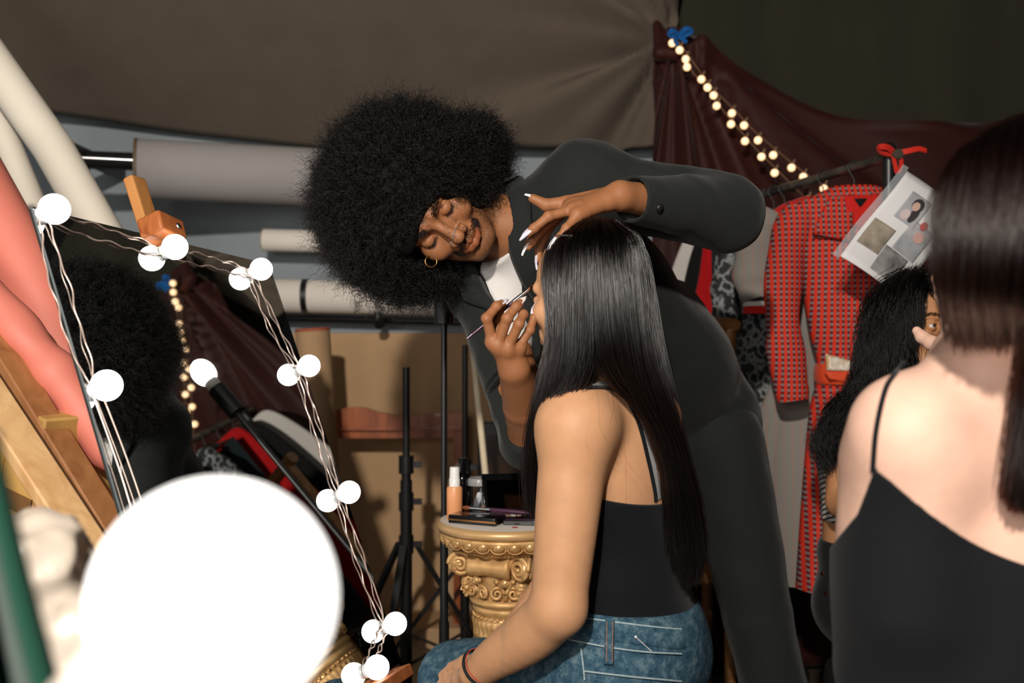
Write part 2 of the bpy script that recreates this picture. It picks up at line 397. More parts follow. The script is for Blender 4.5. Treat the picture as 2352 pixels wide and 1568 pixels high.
def add_finger(S, pts, r0=.0088, r1=.0062, k=.003):
    rs = np.linspace(r0, r1, len(pts)); S.chain(pts, rs, k)
    for p, r in zip(pts[1:-1], rs[1:-1]): S.ell(p, r * 1.06, None, k)
def nail(parent, tip, prev, dorsal, mat, L=.022, wd=.0058, label=None):
    t = nrm(np.asarray(tip) - prev); dn = nrm(np.asarray(dorsal) - t * np.dot(dorsal, t)); sd = np.cross(t, dn); R = []
    c0 = np.asarray(tip) - t * .006 + dn * .0045
    for u in np.linspace(0, 1, 9):
        wv = wd * (1 - max(0, u - .35) ** 1.6 * 1.75) if u < .98 else wd * .12; c = c0 + t * L * u - dn * (.0045 * u * u); a = np.linspace(-1, 1, 7)
        top = np.array([c + sd * wv * x + dn * (.0022 * (1 - x * x)) for x in a]); bot = top[::-1] - dn * .0009; R.append(np.vstack([top, bot]))
    o = MB().rings(R).build('fingernail', mat, parent)
    if label: o['label'] = label
    return o
def fuzz(v, n, N, L, rad, mat, name, parent, turns=3, coil=.0025, K=18, lift=1.0, seed=1, jit=.6, keep=None):
    """curly hairs growing out of surface points"""
    r = np.random.default_rng(seed); i = r.integers(0, len(v), N); p = v[i] + r.normal(size=(N, 3)) * .002; d = n[i] * lift + r.normal(size=(N, 3)) * jit; d /= np.linalg.norm(d, axis=1, keepdims=True)
    a = np.cross(d, r.normal(size=(N, 3))); a /= np.linalg.norm(a, axis=1, keepdims=True); b = np.cross(d, a)
    u = np.linspace(0, 1, K)[None, :, None]; ln = (L * r.uniform(.5, 1.25, N))[:, None, None]; ph = (u * turns * r.uniform(.6, 1.4, (N, 1, 1)) + r.random((N, 1, 1))) * 6.283
    c = (coil * r.uniform(.5, 1.5, (N, 1, 1))) * np.minimum(1, u * 4); bend = r.normal(size=(N, 1, 3)) * ln * .35 * u ** 2
    pts = p[:, None] + d[:, None] * ln * u + (np.cos(ph) * a[:, None] + np.sin(ph) * b[:, None]) * c + bend
    if keep is not None: pts = pts[keep(pts[:, 0]) & keep(pts[:, K // 2]) & keep(pts[:, -1])]
    return strands(name, pts, np.linspace(rad, rad * .5, K), mat, parent)
def whiskers(v, n, mask, N, L, rad, direction, mat, name, parent, seed=3, jit=.35):
    r = np.random.default_rng(seed); idx = np.flatnonzero(mask)
    if len(idx) == 0: return None
    i = r.choice(idx, N); p = v[i] + r.normal(size=(N, 3)) * .0007; d = n[i] * .45 + np.asarray(direction) + r.normal(size=(N, 3)) * jit; d /= np.linalg.norm(d, axis=1, keepdims=True)
    u = np.linspace(0, 1, 5)[None, :, None]; ln = (L * r.uniform(.5, 1.2, N))[:, None, None]; pts = p[:, None] + d[:, None] * ln * u - n[i][:, None] * ln * .25 * u ** 2
    return strands(name, pts, np.linspace(rad, rad * .4, 5), mat, parent)
def lock_hair(parent, name, guides, back, mat_core, mat_strand, N=6000, K=26, rad=.00035, jit=.004, lift=.005, seed=5, sname='hair_strands', wave=0., thick=None):
    """a sheet of long hair through guide lines (pixel, pixel, depth), with strands lying over it"""
    r = np.random.default_rng(seed); o0 = np.array([0, 0, ZC]); sheets = []
    for g in guides: sheets.append([np.stack([spline([P(*q) for q in gg], K) for gg in g]), None])
    mb = MB(); allp = []
    for (G, _), bk in zip(sheets, back):
        m = len(G); view = (G - o0); view = view / np.linalg.norm(view, axis=2, keepdims=True); prof = np.interp(np.linspace(0, 1, K), *bk)
        inner = G + view * .004; deep = G + view * prof[None, :, None]
        mid = np.linspace(-1, 1, m)[:, None, None]; ring = [np.vstack([inner[:, k], deep[::-1, k]]) for k in range(K)]; mb.rings(ring)
        u = r.uniform(0, m - 1.0001, N // len(sheets)); 
        fine = spline(G.reshape(m, -1), 400).reshape(400, K, 3); vv = spline(view.reshape(m, -1), 400).reshape(400, K, 3)
        j = (u / (m - 1) * 399).astype(int); p = fine[j]; n = len(j); tt = np.linspace(0, 1, K)[None, :, None]
        p = p - vv[j] * (lift * r.random((n, 1, 1))) + r.normal(size=(n, 1, 3)) * jit * (.3 + tt) + r.normal(size=(n, 1, 3)) * jit * 1.5 * np.sin(tt * 3.1 + r.random((n, 1, 1)) * 6)
        if wave: 
            cid = (j * 90 // 400) * 3 + r.integers(0, 3, n); ph = tt * (24 + 14 * ((cid * 7919 % 97) / 97.))[:, None, None] + ((cid * 104729 % 89) / 89. * 6.28)[:, None, None] + r.normal(size=(n, 1, 1)) * .35; p = p + wave * np.concatenate([np.cos(ph), np.sin(ph), .3 * np.sin(ph + 1)], 2) * np.minimum(1, tt * 4)
        cut = r.uniform(.86, 1.0, n); idx = np.linspace(0, 1, K)[None] * cut[:, None] * (K - 1); i0 = np.minimum(idx.astype(int), K - 2); fr = (idx - i0)[..., None]
        p = p[np.arange(n)[:, None], i0] * (1 - fr) + p[np.arange(n)[:, None], i0 + 1] * fr; allp.append(p)
    core = mb.build(name, mat_core, parent); strands(sname, np.concatenate(allp), np.linspace(rad, rad * .6, K), mat_strand, core); return core
BLACK_HAIR = hair_mat('black_hair', .97, .24, .3, 1.85); CURL_HAIR = hair_mat('curly_black_hair', .99, .38, .5, 1.42); BROWN_HAIR = hair_mat('dark_brown_hair', .89, .32, .4)
HAIR_CORE = M('hair_mass', (9, 8, 7), rough=.7, var=.2, scale=120, spec=.15)
BROWN_CORE = M('brown_hair_mass', (26, 19, 14), rough=.5, var=.3, scale=60, spec=.3, stretch=(1, 1, .05))
NAIL = M('nail_white', (240, 236, 238), rough=.15, var=.02, coat=.6); NAIL_P = M('nail_flower', (243, 240, 246), rough=.15, col2=(196, 190, 222), scale=160, coat=.6)
def cloth(name, col, rough=.85, var=.18, bump=.35, bscale=900, sheen=.12, **k): return M(name, col, rough=rough, var=var, scale=k.pop('scale', 400), bump=bump, bscale=bscale, sheen=sheen, spec=.2, **k)
BLACK_WOOL = cloth('black_suiting', (34, 36, 35)); BLACK_KNIT = cloth('black_knit', (17, 19, 23)); WHITE_TEE = cloth('white_jersey', (226, 222, 218), var=.03)
METAL = M('steel', (190, 190, 192), rough=.25, metal=1, var=.05); GOLD = M('gold', (200, 150, 80), rough=.25, metal=1, var=.05)
PURPLE = M('purple_lacquer', (70, 38, 62), rough=.25, var=.05, coat=.5); BRISTLE = M('brown_bristle', (120, 62, 25), rough=.6, var=.3, scale=300)
BLACKM = M('black_metal', (22, 22, 23), rough=.4, var=.1, spec=.5)
# ================================================================ the room
WALL = M('grey_blue_wall', (150, 159, 164), rough=.85, var=.08, scale=5, bump=.1, bscale=150)
MB().box((.2, 1.6, -.05), (5.2, 5.2, .1)).build('floor', M('worn_brown_floor', (74, 62, 50), rough=.7, var=.25, scale=7), kind='structure')
MB().box((.2, 3.6, 1.35), (5.2, .1, 2.9)).build('wall_back', WALL, kind='structure')
MB().box((-1.95, 1.6, 1.35), (.1, 5.2, 2.9)).build('wall_left', WALL, kind='structure')
MB().box((2.85, 1.6, 1.35), (.1, 5.2, 2.9)).build('wall_right', WALL, kind='structure')
MB().box((.2, 1.6, 2.85), (5.2, 5.2, .1)).build('ceiling', M('dark_ceiling', (60, 58, 54), rough=.9), kind='structure')
KNOT = P(1548, 78, 3.17)
def drape(name, bot, top, mat, nu, nv, folds, label, cat, thick=.003, vpow=1.0):
    b = spline(bot, nu); t = spline(top, nu); G = np.zeros((nu, nv, 3))
    for j, v in enumerate(np.linspace(0, 1, nv)): G[:, j] = b * (1 - v) + t * v
    G += folds(G.reshape(-1, 3)).reshape(nu, nv, 3); o = MB().grid(G).build(name, mat, solid=thick); return tag(o, label, cat)
def radial(k, amp, fall, seed, dirn=(0, -1, .25), extra=None):
    def fn(p):
        q = p - KNOT; r = np.hypot(q[:, 0], q[:, 2]); th = np.arctan2(q[:, 2], q[:, 0]); a = amp * (np.sin(th * k + seed) + .5 * np.sin(th * k * 2.3 + 2 * seed)) * np.exp(-r / fall) * np.clip(r / .12, 0, 1)
        if extra is not None: a = a + extra(p)
        return a[:, None] * nrm(dirn)
    return fn
CANOPY = cloth('taupe_canvas', (100, 89, 78), rough=.95, var=.06, scale=9, bump=.15, bscale=600, sheen=.05)
OLIVE = cloth('olive_curtain', (50, 48, 38), rough=.95, var=.22, scale=3, bump=.2, bscale=500, stretch=(1, 1, .3), sheen=.05)
MAROON = cloth('maroon_satin', (52, 21, 17), rough=.6, var=.1, scale=5, bump=.1, bscale=400, sheen=.1)
drape('ceiling_drape', PP((-420, 215, 3.35), (110, 264, 3.45), (420, 298, 3.46), (740, 332, 3.46), (1100, 346, 3.46), (1510, 346, 3.44)),
      [np.array([-1.88, 2.6, 2.72]), np.array([-1.3, 2.55, 2.72]), np.array([-.7, 2.55, 2.72]), np.array([-.2, 2.6, 2.72]), np.array([.2, 2.8, 2.7]), P(1585, -150, 3.12)], CANOPY, 150, 60,
      radial(7, .06, .75, .6, extra=lambda p: .02 * np.sin(p[:, 0] * 3.1 + 1) + .008 * wob(p, 7, 2)), 'taupe grey cloth hung under the ceiling and gathered at a blue tie', 'drape')
drape('curtain', [np.array([x, 3.4, .02]) for x in np.linspace(.5, 2.75, 6)], [np.array([x, 3.36, 2.75]) for x in np.linspace(.5, 2.75, 6)], OLIVE, 200, 30,
      lambda p: (.012 * np.sin(p[:, 0] * 9 + .8 * np.sin(p[:, 2] * 2)) + .006 * np.sin(p[:, 0] * 23 + 1.))[:, None] * np.array([0, 1., 0]), 'dark olive curtain in vertical folds behind the maroon cloth', 'curtain')
drape('side_curtain', [np.array([2.7, y, .02]) for y in np.linspace(.2, 3.3, 6)], [np.array([2.7, y, 2.75]) for y in np.linspace(.2, 3.3, 6)], OLIVE, 150, 20,
      lambda p: (.022 * np.sin(p[:, 1] * 25) + .012 * np.sin(p[:, 1] * 57))[:, None] * np.array([1., 0, 0]), 'dark olive curtain along the side wall', 'curtain')
top = PP((1500, 92, 3.19), (1548, 70, 3.17), (1640, 118, 3.18), (1760, 182, 3.2), (1940, 262, 3.22), (2130, 292, 3.24), (2330, 262, 3.26), (2600, 150, 3.3), (3000, 60, 3.32))
bot = [np.array([x, y, .03]) for x, y in ((.47, 3.26), (.6, 3.27), (.8, 3.28), (1.05, 3.28), (1.3, 3.28), (1.6, 3.29), (1.9, 3.3), (2.3, 3.31), (2.62, 3.32))]
drape('draped_cloth', bot, top, MAROON, 170, 60, radial(17, .035, 1.3, 1.0, extra=lambda p: .02 * np.sin(p[:, 0] * 9 + p[:, 2] * 4 + 1)), 'dark maroon cloth tied up at one corner behind the clothes rack', 'drape')
# knotted corner and its blue ribbon
kn = SDF()
for i in range(9): kn.cap(KNOT + np.array([-.055 + .012 * i, .01 * (i % 3), .03 - .01 * i]), KNOT + np.array([-.05 + .02 * (i % 4), -.03, -.07]), .014, .02, .012)
kv, kf = kn.mesh(KNOT - .16, KNOT + .16, .006); tag(mk('cloth_knot', kv, kf, MAROON), 'gathered maroon cloth bunch knotted under the blue ribbon', 'knot')
BLUE = cloth('blue_ribbon', (22, 92, 160), var=.08, bump=.1); rb_ = thing('ribbon_tie', KNOT + np.array([0, -.06, 0]), 'bright blue ribbon tying up the gathered drapes', 'ribbon')
def ribbon(pts, wd, name, mat, parent, th=.0015, twist=0., up=(0, -1, 0)):
    q = spline(pts, 24); T = np.gradient(q, axis=0); R = []
    for i, (x, t) in enumerate(zip(q, T)):
        t = nrm(t); nn = np.asarray(up, float); nn = nrm(nn - t * np.dot(nn, t)); sd = np.cross(t, nn); a = twist * i / 23; sd, nn = sd * math.cos(a) + nn * math.sin(a), nn * math.cos(a) - sd * math.sin(a)
        R.append(np.array([x + sd * wd / 2 + nn * th, x - sd * wd / 2 + nn * th, x - sd * wd / 2 - nn * th, x + sd * wd / 2 - nn * th]))
    return MB().rings(R).build(name, mat, parent)
for pts in (((1560, 82, 3.08), (1575, 66, 3.06), (1588, 72, 3.07), (1568, 84, 3.08)), ((1560, 82, 3.08), (1545, 70, 3.06), (1538, 80, 3.07), (1556, 86, 3.08))): ribbon(PP(*pts), .014, 'loop', BLUE, rb_)
for pts in (((1558, 84, 3.08), (1570, 92, 3.07), (1578, 97, 3.07)), ((1558, 84, 3.08), (1550, 92, 3.06), (1556, 104, 3.06))): ribbon(PP(*pts), .011, 'tail', BLUE, rb_)
# fairy lights
FL = thing('string_lights', KNOT, 'string of small warm globe lights hanging down the maroon cloth', 'string lights')
WIRE = M('clear_wire', (120, 92, 70), rough=.4, var=.1); WARM = emit_mat('warm_bulb', (1.0, .6, .26), 1.3)
A1 = [(1556, 92), (1590, 140), (1640, 205), (1690, 255), (1730, 298), (1790, 350), (1850, 398), (1915, 440)]; A2 = [(1556, 94), (1580, 150), (1620, 200), (1660, 252), (1700, 300), (1740, 345), (1790, 395), (1850, 455)]
for a in (A1, A2): MB().tube(spline(PP(*[(x, y, 3.10 - .01 * i) for i, (x, y) in enumerate(a)]), 60), .0016, 6).build('wire', WIRE, FL)
proto = None
for i, (x, y) in enumerate([(1544, 99), (1561, 115), (1575, 136), (1578, 154), (1611, 182), (1625, 201), (1639, 219), (1646, 243), (1681, 260), (1679, 285), (1709, 288), (1711, 324), (1741, 322), (1749, 360), (1776, 356), (1779, 397), (1818, 385), (1845, 406), (1892, 433), (1855, 459)]):
    c = P(x, y, 3.08 - .003 * i)
    if proto is None:
        proto = MB().ball((0, 0, 0), .0118, 18).build('bulb', WARM, FL, origin=(0, 0, 0)); proto.location = Vector(c - wloc(FL)); cap0 = MB().tube([(0.004, 0, .01), (.010, 0, .024)], .0035, 8).build('socket', WIRE, proto, origin=wloc(proto)); cap0.data.transform(Matrix.Translation(Vector(wloc(proto)))) ; cap0.location = (0, 0, 0)
    else:
        b = proto.copy(); COL.objects.link(b); b.location = Vector(c - wloc(FL)); s2 = cap0.copy(); COL.objects.link(s2); s2.parent = b
# rolls on the back wall
PAPERW = M('white_paper_roll', (238, 229, 218), rough=.8, var=.06, scale=3); PAPERG = M('grey_paper_roll', (164, 158, 157), rough=.8, var=.03, scale=4)
r = thing('paper_roll', P(560, 390, 3.3), 'large grey backdrop paper roll on the wall behind the afro', 'paper roll')
a, b = P(312, 388, 3.1), P(1120, 424, 3.44); MB().tube([a, b], .093, 40).build('paper', PAPERG, r); MB().tube([a - (b - a) * .003, a + (b - a) * .006], .095, 40).build('edge', M('kraft_edge', (110, 92, 70)), r)
MB().tube([P(178, 366, 3.06), P(330, 372, 3.1)], .028, 16).build('core_rod', BLACKM, r); MB().tube([P(186, 362, 3.02), P(305, 368, 3.06)], .006, 10).build('silver_rod', METAL, r); MB().tube([P(172, 368, 3.06), P(200, 369, 3.06)], .034, 16).build('chain_wheel', BLACKM, r); MB().box(P(215, 368, 3.3), (.02, .5, .05)).build('wall_bracket', BLACKM, r)
r = thing('cardboard_tube', P(680, 552, 3.4), 'short white tube fixed to the grey wall left of the afro', 'tube'); MB().tube([P(606, 551, 3.4), P(800, 556, 3.4)], .038, 28).build('tube', PAPERW, r); MB().box(P(700, 556, 3.49), (.03, .12, .02)).build('wall_bracket', BLACKM, r); MB().tube([P(603, 551, 3.4), P(609, 551, 3.4)], .034, 24).build('end_cap', M('tube_core', (170, 140, 105)), r)
r = thing('rolled_backdrop', P(830, 690, 3.35), 'long cream backdrop roll with a black strap below the afro', 'paper roll'); MB().tube([P(600, 678, 3.35), P(1150, 690, 3.35)], .056, 32).build('roll', PAPERW, r)
MB().tube([P(696, 680, 3.35), P(710, 680, 3.35)], .058, 32).build('strap', BLACKM, r); MB().box(P(703, 684, 3.475), (.03, .15, .03)).build('wall_bracket', BLACKM, r)
r = thing('wall_rail', P(900, 735, 3.45), 'black metal rail with a hook under the cream backdrop roll', 'rail'); MB().tube([P(600, 728, 3.46), P(1160, 742, 3.46)], .012, 10).build('bar', BLACKM, r); MB().tube([P(868, 700, 3.33), P(868, 735, 3.33), P(872, 745, 3.30)], [.012, .014, .018], 12).build('hook', BLACKM, r); MB().box(P(640, 729, 3.505), (.03, .09, .03)).build('wall_bracket', BLACKM, r)
KRAFT = M('kraft_cardboard', (186, 150, 112), rough=.85, var=.06, scale=6, bump=.05)
r = thing('cardboard_roll', P(770, 1568, 3.0), 'tall brown kraft roll standing beside the lit mirror', 'paper roll'); a, b = P(718, 754, 3.05), P(775, 1610, 3.1); MB().tube([a, b], .052, 32).build('roll', KRAFT, r); MB().tube([a + (a - b) * .001, a + (b - a) * .006], .0535, 32).build('rim', M('red_rim', (170, 84, 58), rough=.7), r)
pb = MB(); pb.box(P(980, 1150, 3.47) * [1, 1, 0] + [0, 0, .57], (1.02, .03, 1.12)); tag(pb.build('hardboard_sheet', M('tan_hardboard', (196, 158, 116), rough=.75, var=.07, scale=4), bevel=.003), 'tan hardboard sheet leaning on the lower grey wall', 'board')
tag(MB().box(P(930, 1400, 3.3) * [1, 1, 0] + [0, 0, .09], (.5, .22, .18)).build('cardboard_box', KRAFT, bevel=.004), 'low brown box on the floor behind the tripod', 'box')
# wooden headboard
RWOOD = wood('reddish_wood', (130, 62, 28), (184, 98, 48), rough=.4, coat=.3); hb = thing('headboard', P(920, 1500, 3.25) * [1, 1, 0], 'reddish wooden headboard with a curved top behind the tripods', 'headboard')
xs = np.linspace(0, 1, 40); up_ = spline([(770, 942), (800, 936), (835, 936), (875, 948), (930, 954), (1000, 950), (1066, 946)], 40); G0 = [P(x, y, 3.25) for x, y in up_]; G1 = [P(x, 1006, 3.25) for x, y in up_]
m_ = MB(); R_ = [np.array([g0, g1, g1 + [0, .03, 0], g0 + [0, .03, 0]]) for g0, g1 in zip(G0, G1)]; m_.rings(R_).build('top_rail', RWOOD, hb, angle=40); MB().beam(P(772, 985, 3.235), P(1066, 985, 3.235), .008, .014, (0, 1, 0)).build('moulding', RWOOD, hb)
for px in (760, 1054): MB().box(P(px, 1000, 3.25) * [1, 1, 0] + [0, .015, .4], (.035, .035, .82)).build('post', RWOOD, hb, bevel=.003)
# light stands
def light_stand(name, base, h, label, top_knob=True, r0=.016, hub=None, spread=.33, seed=0., collars=True):
    t = thing(name, base, label, 'light stand'); b = np.asarray(base); z = np.array([0, 0, 1.]); hub = hub or h * .45
    MB().tube([b + z * .05, b + z * (hub + .18)], r0, 14).build('lower_tube', BLACKM, t); MB().tube([b + z * (hub + .1), b + z * (hub + .45 * (h - hub))], r0 * .8, 14).build('middle_tube', BLACKM, t); MB().tube([b + z * (hub + .35 * (h - hub)), b + z * h], r0 * .6, 14).build('upper_tube', BLACKM, t)
    for q in ((hub, hub + .12, hub + .45 * (h - hub)) if collars else (hub,)): m = MB().tube([b + z * (q - .025), b + z * (q + .025)], r0 * 1.25, 14); m.box(b + z * q + [r0 * 1.8, 0, 0], (r0 * 1.6, .012, .016)); m.build('collar', BLACKM, t)
    MB().lathe([(.0, h), (.006, h), (.006, h - .02), (.004, h - .022), (.008, h - .028), (.008, h - .04)], b, 12).build('spigot', METAL if False else BLACKM, t)
    for k in range(3):
        a = seed + k * 2 * math.pi / 3; d = np.array([math.cos(a), math.sin(a), 0]); f_ = b + d * spread + z * .012; hp = b + z * hub + d * r0 * 1.6
        MB().beam(hp, f_, .02, .013, (0, 0, 1)).build('leg', BLACKM, t); MB().beam(b + z * (hub * .35), b + d * spread * .5 + z * (hub * .5), .01, .006).build('brace', BLACKM, t); MB().ball(f_, .013, 10).build('foot', BLACKM, t)
    return t
s1_ = P(933, 843, 2.8); light_stand('light_stand', s1_ * [1, 1, 0], s1_[2], 'black tripod light stand with empty top in front of the headboard', hub=.53, seed=.35, r0=.017, spread=.34)
s2_ = P(1068, 792, 3.0); light_stand('light_stand', s2_ * [1, 1, 0], s2_[2], 'black tripod stand with side knobs beside the pale stick', hub=.42, seed=.9, r0=.015)
s3_ = P(1020, 712, 2.2); ls = light_stand('lamp_stand', s3_ * [1, 1, 0], s3_[2], 'thin black pole stand carrying a bare bulb behind the afro', hub=.3, seed=1.4, r0=.0115, spread=.3, collars=False)
MB().tube([s3_ + [0, 0, -.03], s3_ + [0, 0, .05]], .022, 18).build('lamp_holder', BLACKM, ls); MB().tube([s3_ + [0, 0, .05], s3_ + [0, 0, .075]], .017, 18).build('lamp_base', M('white_ceramic', (225, 222, 215), rough=.3, var=.02), ls)
WHITE_EM = emit_mat('white_bulb', (1.0, .93, .84), 5.0); MB().ball(s3_ + np.array([0, 0, .1]), (.028, .028, .036), 24).build('bulb', WHITE_EM, ls)
tag(MB().tube([P(1086, 800, 2.72), P(1124, 1180, 2.6), P(1140, 1568, 2.5) * [1, 1, 0] + [0, 0, .0]], .009, 12).build('wooden_stick', M('pale_wood', (226, 208, 176), rough=.6)), 'pale wooden stick leaning behind the gold pedestal', 'stick')
dk = thing('framed_panel', P(1190, 1500, 3.1) * [1, 1, 0], 'dark framed panel standing behind the gold pedestal', 'picture'); MB().box(P(1200, 1260, 3.1) * [1, 1, 0] + [0, 0, .43], (.28, .02, .84)).build('frame', M('dark_frame', (30, 22, 16), rough=.4), dk, bevel=.004)
MB().box(P(1200, 1260, 3.1) * [1, 1, 0] + [0, -.012, .43], (.22, .006, .76)).build('picture', M('dark_varnish', (18, 14, 11), rough=.25, col2=(70, 44, 24), scale=9), dk)
# chair behind the artist
PINE = wood('honey_wood', (170, 116, 64), (206, 152, 96), rough=.45, scale=(.15, 1, 1), coat=.2); chx = P(1640, 745, 2.75); ch_ = thing('wooden_chair', chx * [1, 1, 0] + [-.15, 0, 0], 'honey-coloured wooden chair back showing behind the leaning person', 'chair')
MB().tube([P(1420, 742, 2.75), P(1560, 744, 2.75), P(1690, 746, 2.75), P(1699, 747, 2.75)], [.019, .019, .019, .012], 16).build('top_rail', PINE, ch_)
for x in (chx[0] - .23, chx[0] + .045):
    MB().tube([np.array([x, 2.75, .0]), np.array([x, 2.75, chx[2]])], .016, 12).build('leg', PINE, ch_)
for x in (chx[0] - .23, chx[0] + .045): MB().tube([np.array([x, 3.08, .0]), np.array([x, 3.08, .44])], .016, 12).build('leg', PINE, ch_)
MB().box((chx[0] - .09, 2.92, .45), (.38, .4, .03)).build('seat', PINE, ch_, bevel=.006)
# ================================================================ the lit mirror on its easel
my, ml, mr = .2786, .3816, .0577; MN = np.array([math.cos(ml) * math.cos(my), -math.cos(ml) * math.sin(my), math.sin(ml)])
t_ = np.cross(MN, [0, 0, 1.]); t_ = nrm(t_); t_ = t_ if t_[1] > 0 else -t_; s_ = np.cross(MN, t_); s_ = s_ if s_[2] < 0 else -s_
MT = t_ * math.cos(mr) + s_ * math.sin(mr); MS = np.cross(MN, MT); MS = MS if MS[2] < 0 else -MS; TL = P(75, 475, 1.5117); MW, MH = .6806, .8842
def mp(a, b, o=0.): return TL + MT * a + MS * b + MN * o
def on_plane(px, py, o=0.):
    c = np.array([0, 0, ZC]); d = camdir(px, py) if 'camdir' in globals() else nrm([(px - 1176) / F, 1, -(py - 784) / F]); return c + d * ((np.dot(TL - c, MN) + o) / np.dot(d, MN))
RM = np.stack([MT, MS, MN], 1)
def mirror_material():
    m, n, l, b = new_mat('mirror_glass'); b.inputs['Metallic'].default_value = 1; b.inputs['Base Color'].default_value = (.86, .89, .88, 1); v = coord(n, l)
    l.new(ramp(n, l, noise(n, l, v, 900, 2), [(.66, .012), (.78, .35)]), b.inputs['Roughness']); return m
mi = thing('mirror', mp(MW / 2, MH), 'large frameless mirror leaning on an easel, edged with lit bulbs', 'mirror')
MB().box(mp(MW / 2, MH / 2, -.002), (MW, MH, .004), RM).build('glass', mirror_material(), mi, smooth=False); MB().box(mp(MW / 2, MH / 2, -.0065), (MW - .002, MH - .002, .005), RM).build('backing', M('dark_backing', (40, 44, 42), rough=.5), mi, smooth=False)
VB = emit_mat('vanity_bulb', (1.0, .96, .9), 4.0); CER = M('white_plastic', (225, 228, 230), rough=.35, var=.02); CABLE = M('clear_cable', (214, 190, 178), rough=.25, var=.15, metal=.4, scale=300)
vs = thing('vanity_light_string', mp(MW, .4), 'string of white globe bulbs stuck around the mirror edge', 'string lights')
bp_ = [(125, 480), (245, 885), (402, 567), (600, 618), (710, 840), (802, 1130), (908, 1432), (866, 1532)]; proto = None; BC = []
for i, (x, y) in enumerate(bp_):
    c = on_plane(x, y, .026); BC.append(c)
    if proto is None:
        o_ = wloc(vs); R0 = np.stack([MT, MS, MN], 1)
        proto = MB().ball(c, .0232, 26).build('bulb', VB, vs, origin=c); sk = MB().lathe([(.0135, -.0255), (.0135, -.018), (.0115, -.018), (.0115, -.012), (.014, -.012), (.0135, -.004)], c, 20, MN); sk = sk.build('socket', CER, proto); kids = [sk]
    else:
        b = proto.copy(); COL.objects.link(b); b.location = Vector(c - wloc(vs))
        for k in kids: q = k.copy(); COL.objects.link(q); q.parent = b
def cable(i, j, w1, w2, seed):
    a, b = BC[i] - MN * .018, BC[j] - MN * .018; d = b - a; sd = nrm(np.cross(MN, d)); r = np.random.default_rng(seed)
    for sgn, w in ((1, w1), (-1, w2)):
        u = np.linspace(0, 1, 40)[:, None]; p = a + d * u + sd * sgn * (.010 * np.minimum(1, np.minimum(u, 1 - u) * 14) + w * np.sin(np.pi * u) + .0022 * np.sin(u * 31 + seed)) - MN * .006 + MN * .002 * np.sin(u * 17 + sgn)
        MB().tube(p, .0014, 7).build('cable', CABLE, vs)
for q in ((0, 1, .004, .016, 1), (0, 2, .003, .004, 2), (2, 3, .006, -.002, 3), (3, 4, -.004, .022, 4), (4, 5, .004, .010, 5), (5, 6, .003, .012, 6), (6, 7, .002, .0, 7)): cable(*q)
c = BC[1] - MN * .02; 
for sgn in (-1, 1): MB().tube(spline([c + MT * sgn * .01, c + MT * (.012 + sgn * .012) + MS * .12, c + MT * (.02 + sgn * .014) + MS * .3, mp(.06, MH - .1, .006)], 40), .0014, 7).build('cable', CABLE, vs)
# easel
CEDAR = wood('cedar', (150, 76, 34), (196, 116, 62), rough=.5, scale=(1, 1, .2), freq=40); BEECH = wood('beech', (184, 118, 58), (206, 144, 84), rough=.5, scale=(1, 1, .1), freq=18)
ez = thing('easel', mp(.34, MH + .5) * [1, 1, 0], 'wooden easel behind the mirror with an orange clamp block on top', 'easel'); am = np.dot(P(362, 500, 1.78) - TL, MT) + .05
MB().box(mp(am, .40, -.032), (.042, 1.08, .022), RM).build('mast', BEECH, ez, bevel=.004)
MB().box(mp(am - .012, -.018, .0), (.072, .042, .05), RM @ rot((0, 0, 1), 8)).build('clamp', CEDAR, ez, bevel=.005); MB().lathe([(0, .002), (.005, .002), (.006, 0), (.006, -.004)], mp(am + .002, -.018, .0255), 14, MN).build('screw', METAL, ez)
MB().box(mp(MW / 2 + .02, MH + .014, .01), (.56, .024, .06), RM).build('tray', CEDAR, ez, bevel=.003)
for q in (.08, MW - .08):
    a, b = mp(q, MH - .3, -.03), mp(q + (q - .3) * .3, MH + .35, -.03); b = a + (b - a) * (a[2] / (a[2] - b[2])); MB().beam(a, b, .04, .022, MN).build('leg', BEECH, ez, bevel=.003)
a = mp(am, .1, -.05); b = np.array([a[0] - .28, a[1] - .05, 0.]); MB().beam(a, b, .04, .022, MN).build('leg', BEECH, ez, bevel=.003)
# foreground globe lamp
gl = thing('globe_lamp', P(330, 1560, .40), 'large glowing white globe bulb close to the viewer', 'lamp'); gc = P(494, 1376, .40); ax_ = nrm((-.62, .25, -.62))
m = MB(); prof = [(0.0001, .0470)] + [(.0470 * math.sin(a), .0470 * math.cos(a)) for a in np.linspace(.12, 2.45, 24)] + [(.024, -.048), (.02, -.06)]; m.lathe([(r, h) for r, h in prof], gc, 40, -ax_).build('globe', emit_mat('globe_glass', (1.0, .96, .92), 3.5), gl)
MB().lathe([(.021, -.05), (.024, -.058), (.024, -.085), (.02, -.09), (.02, -.11), (.0, -.11)], gc, 30, -ax_).build('socket', M('cream_socket', (226, 210, 196), rough=.4, var=.02), gl)
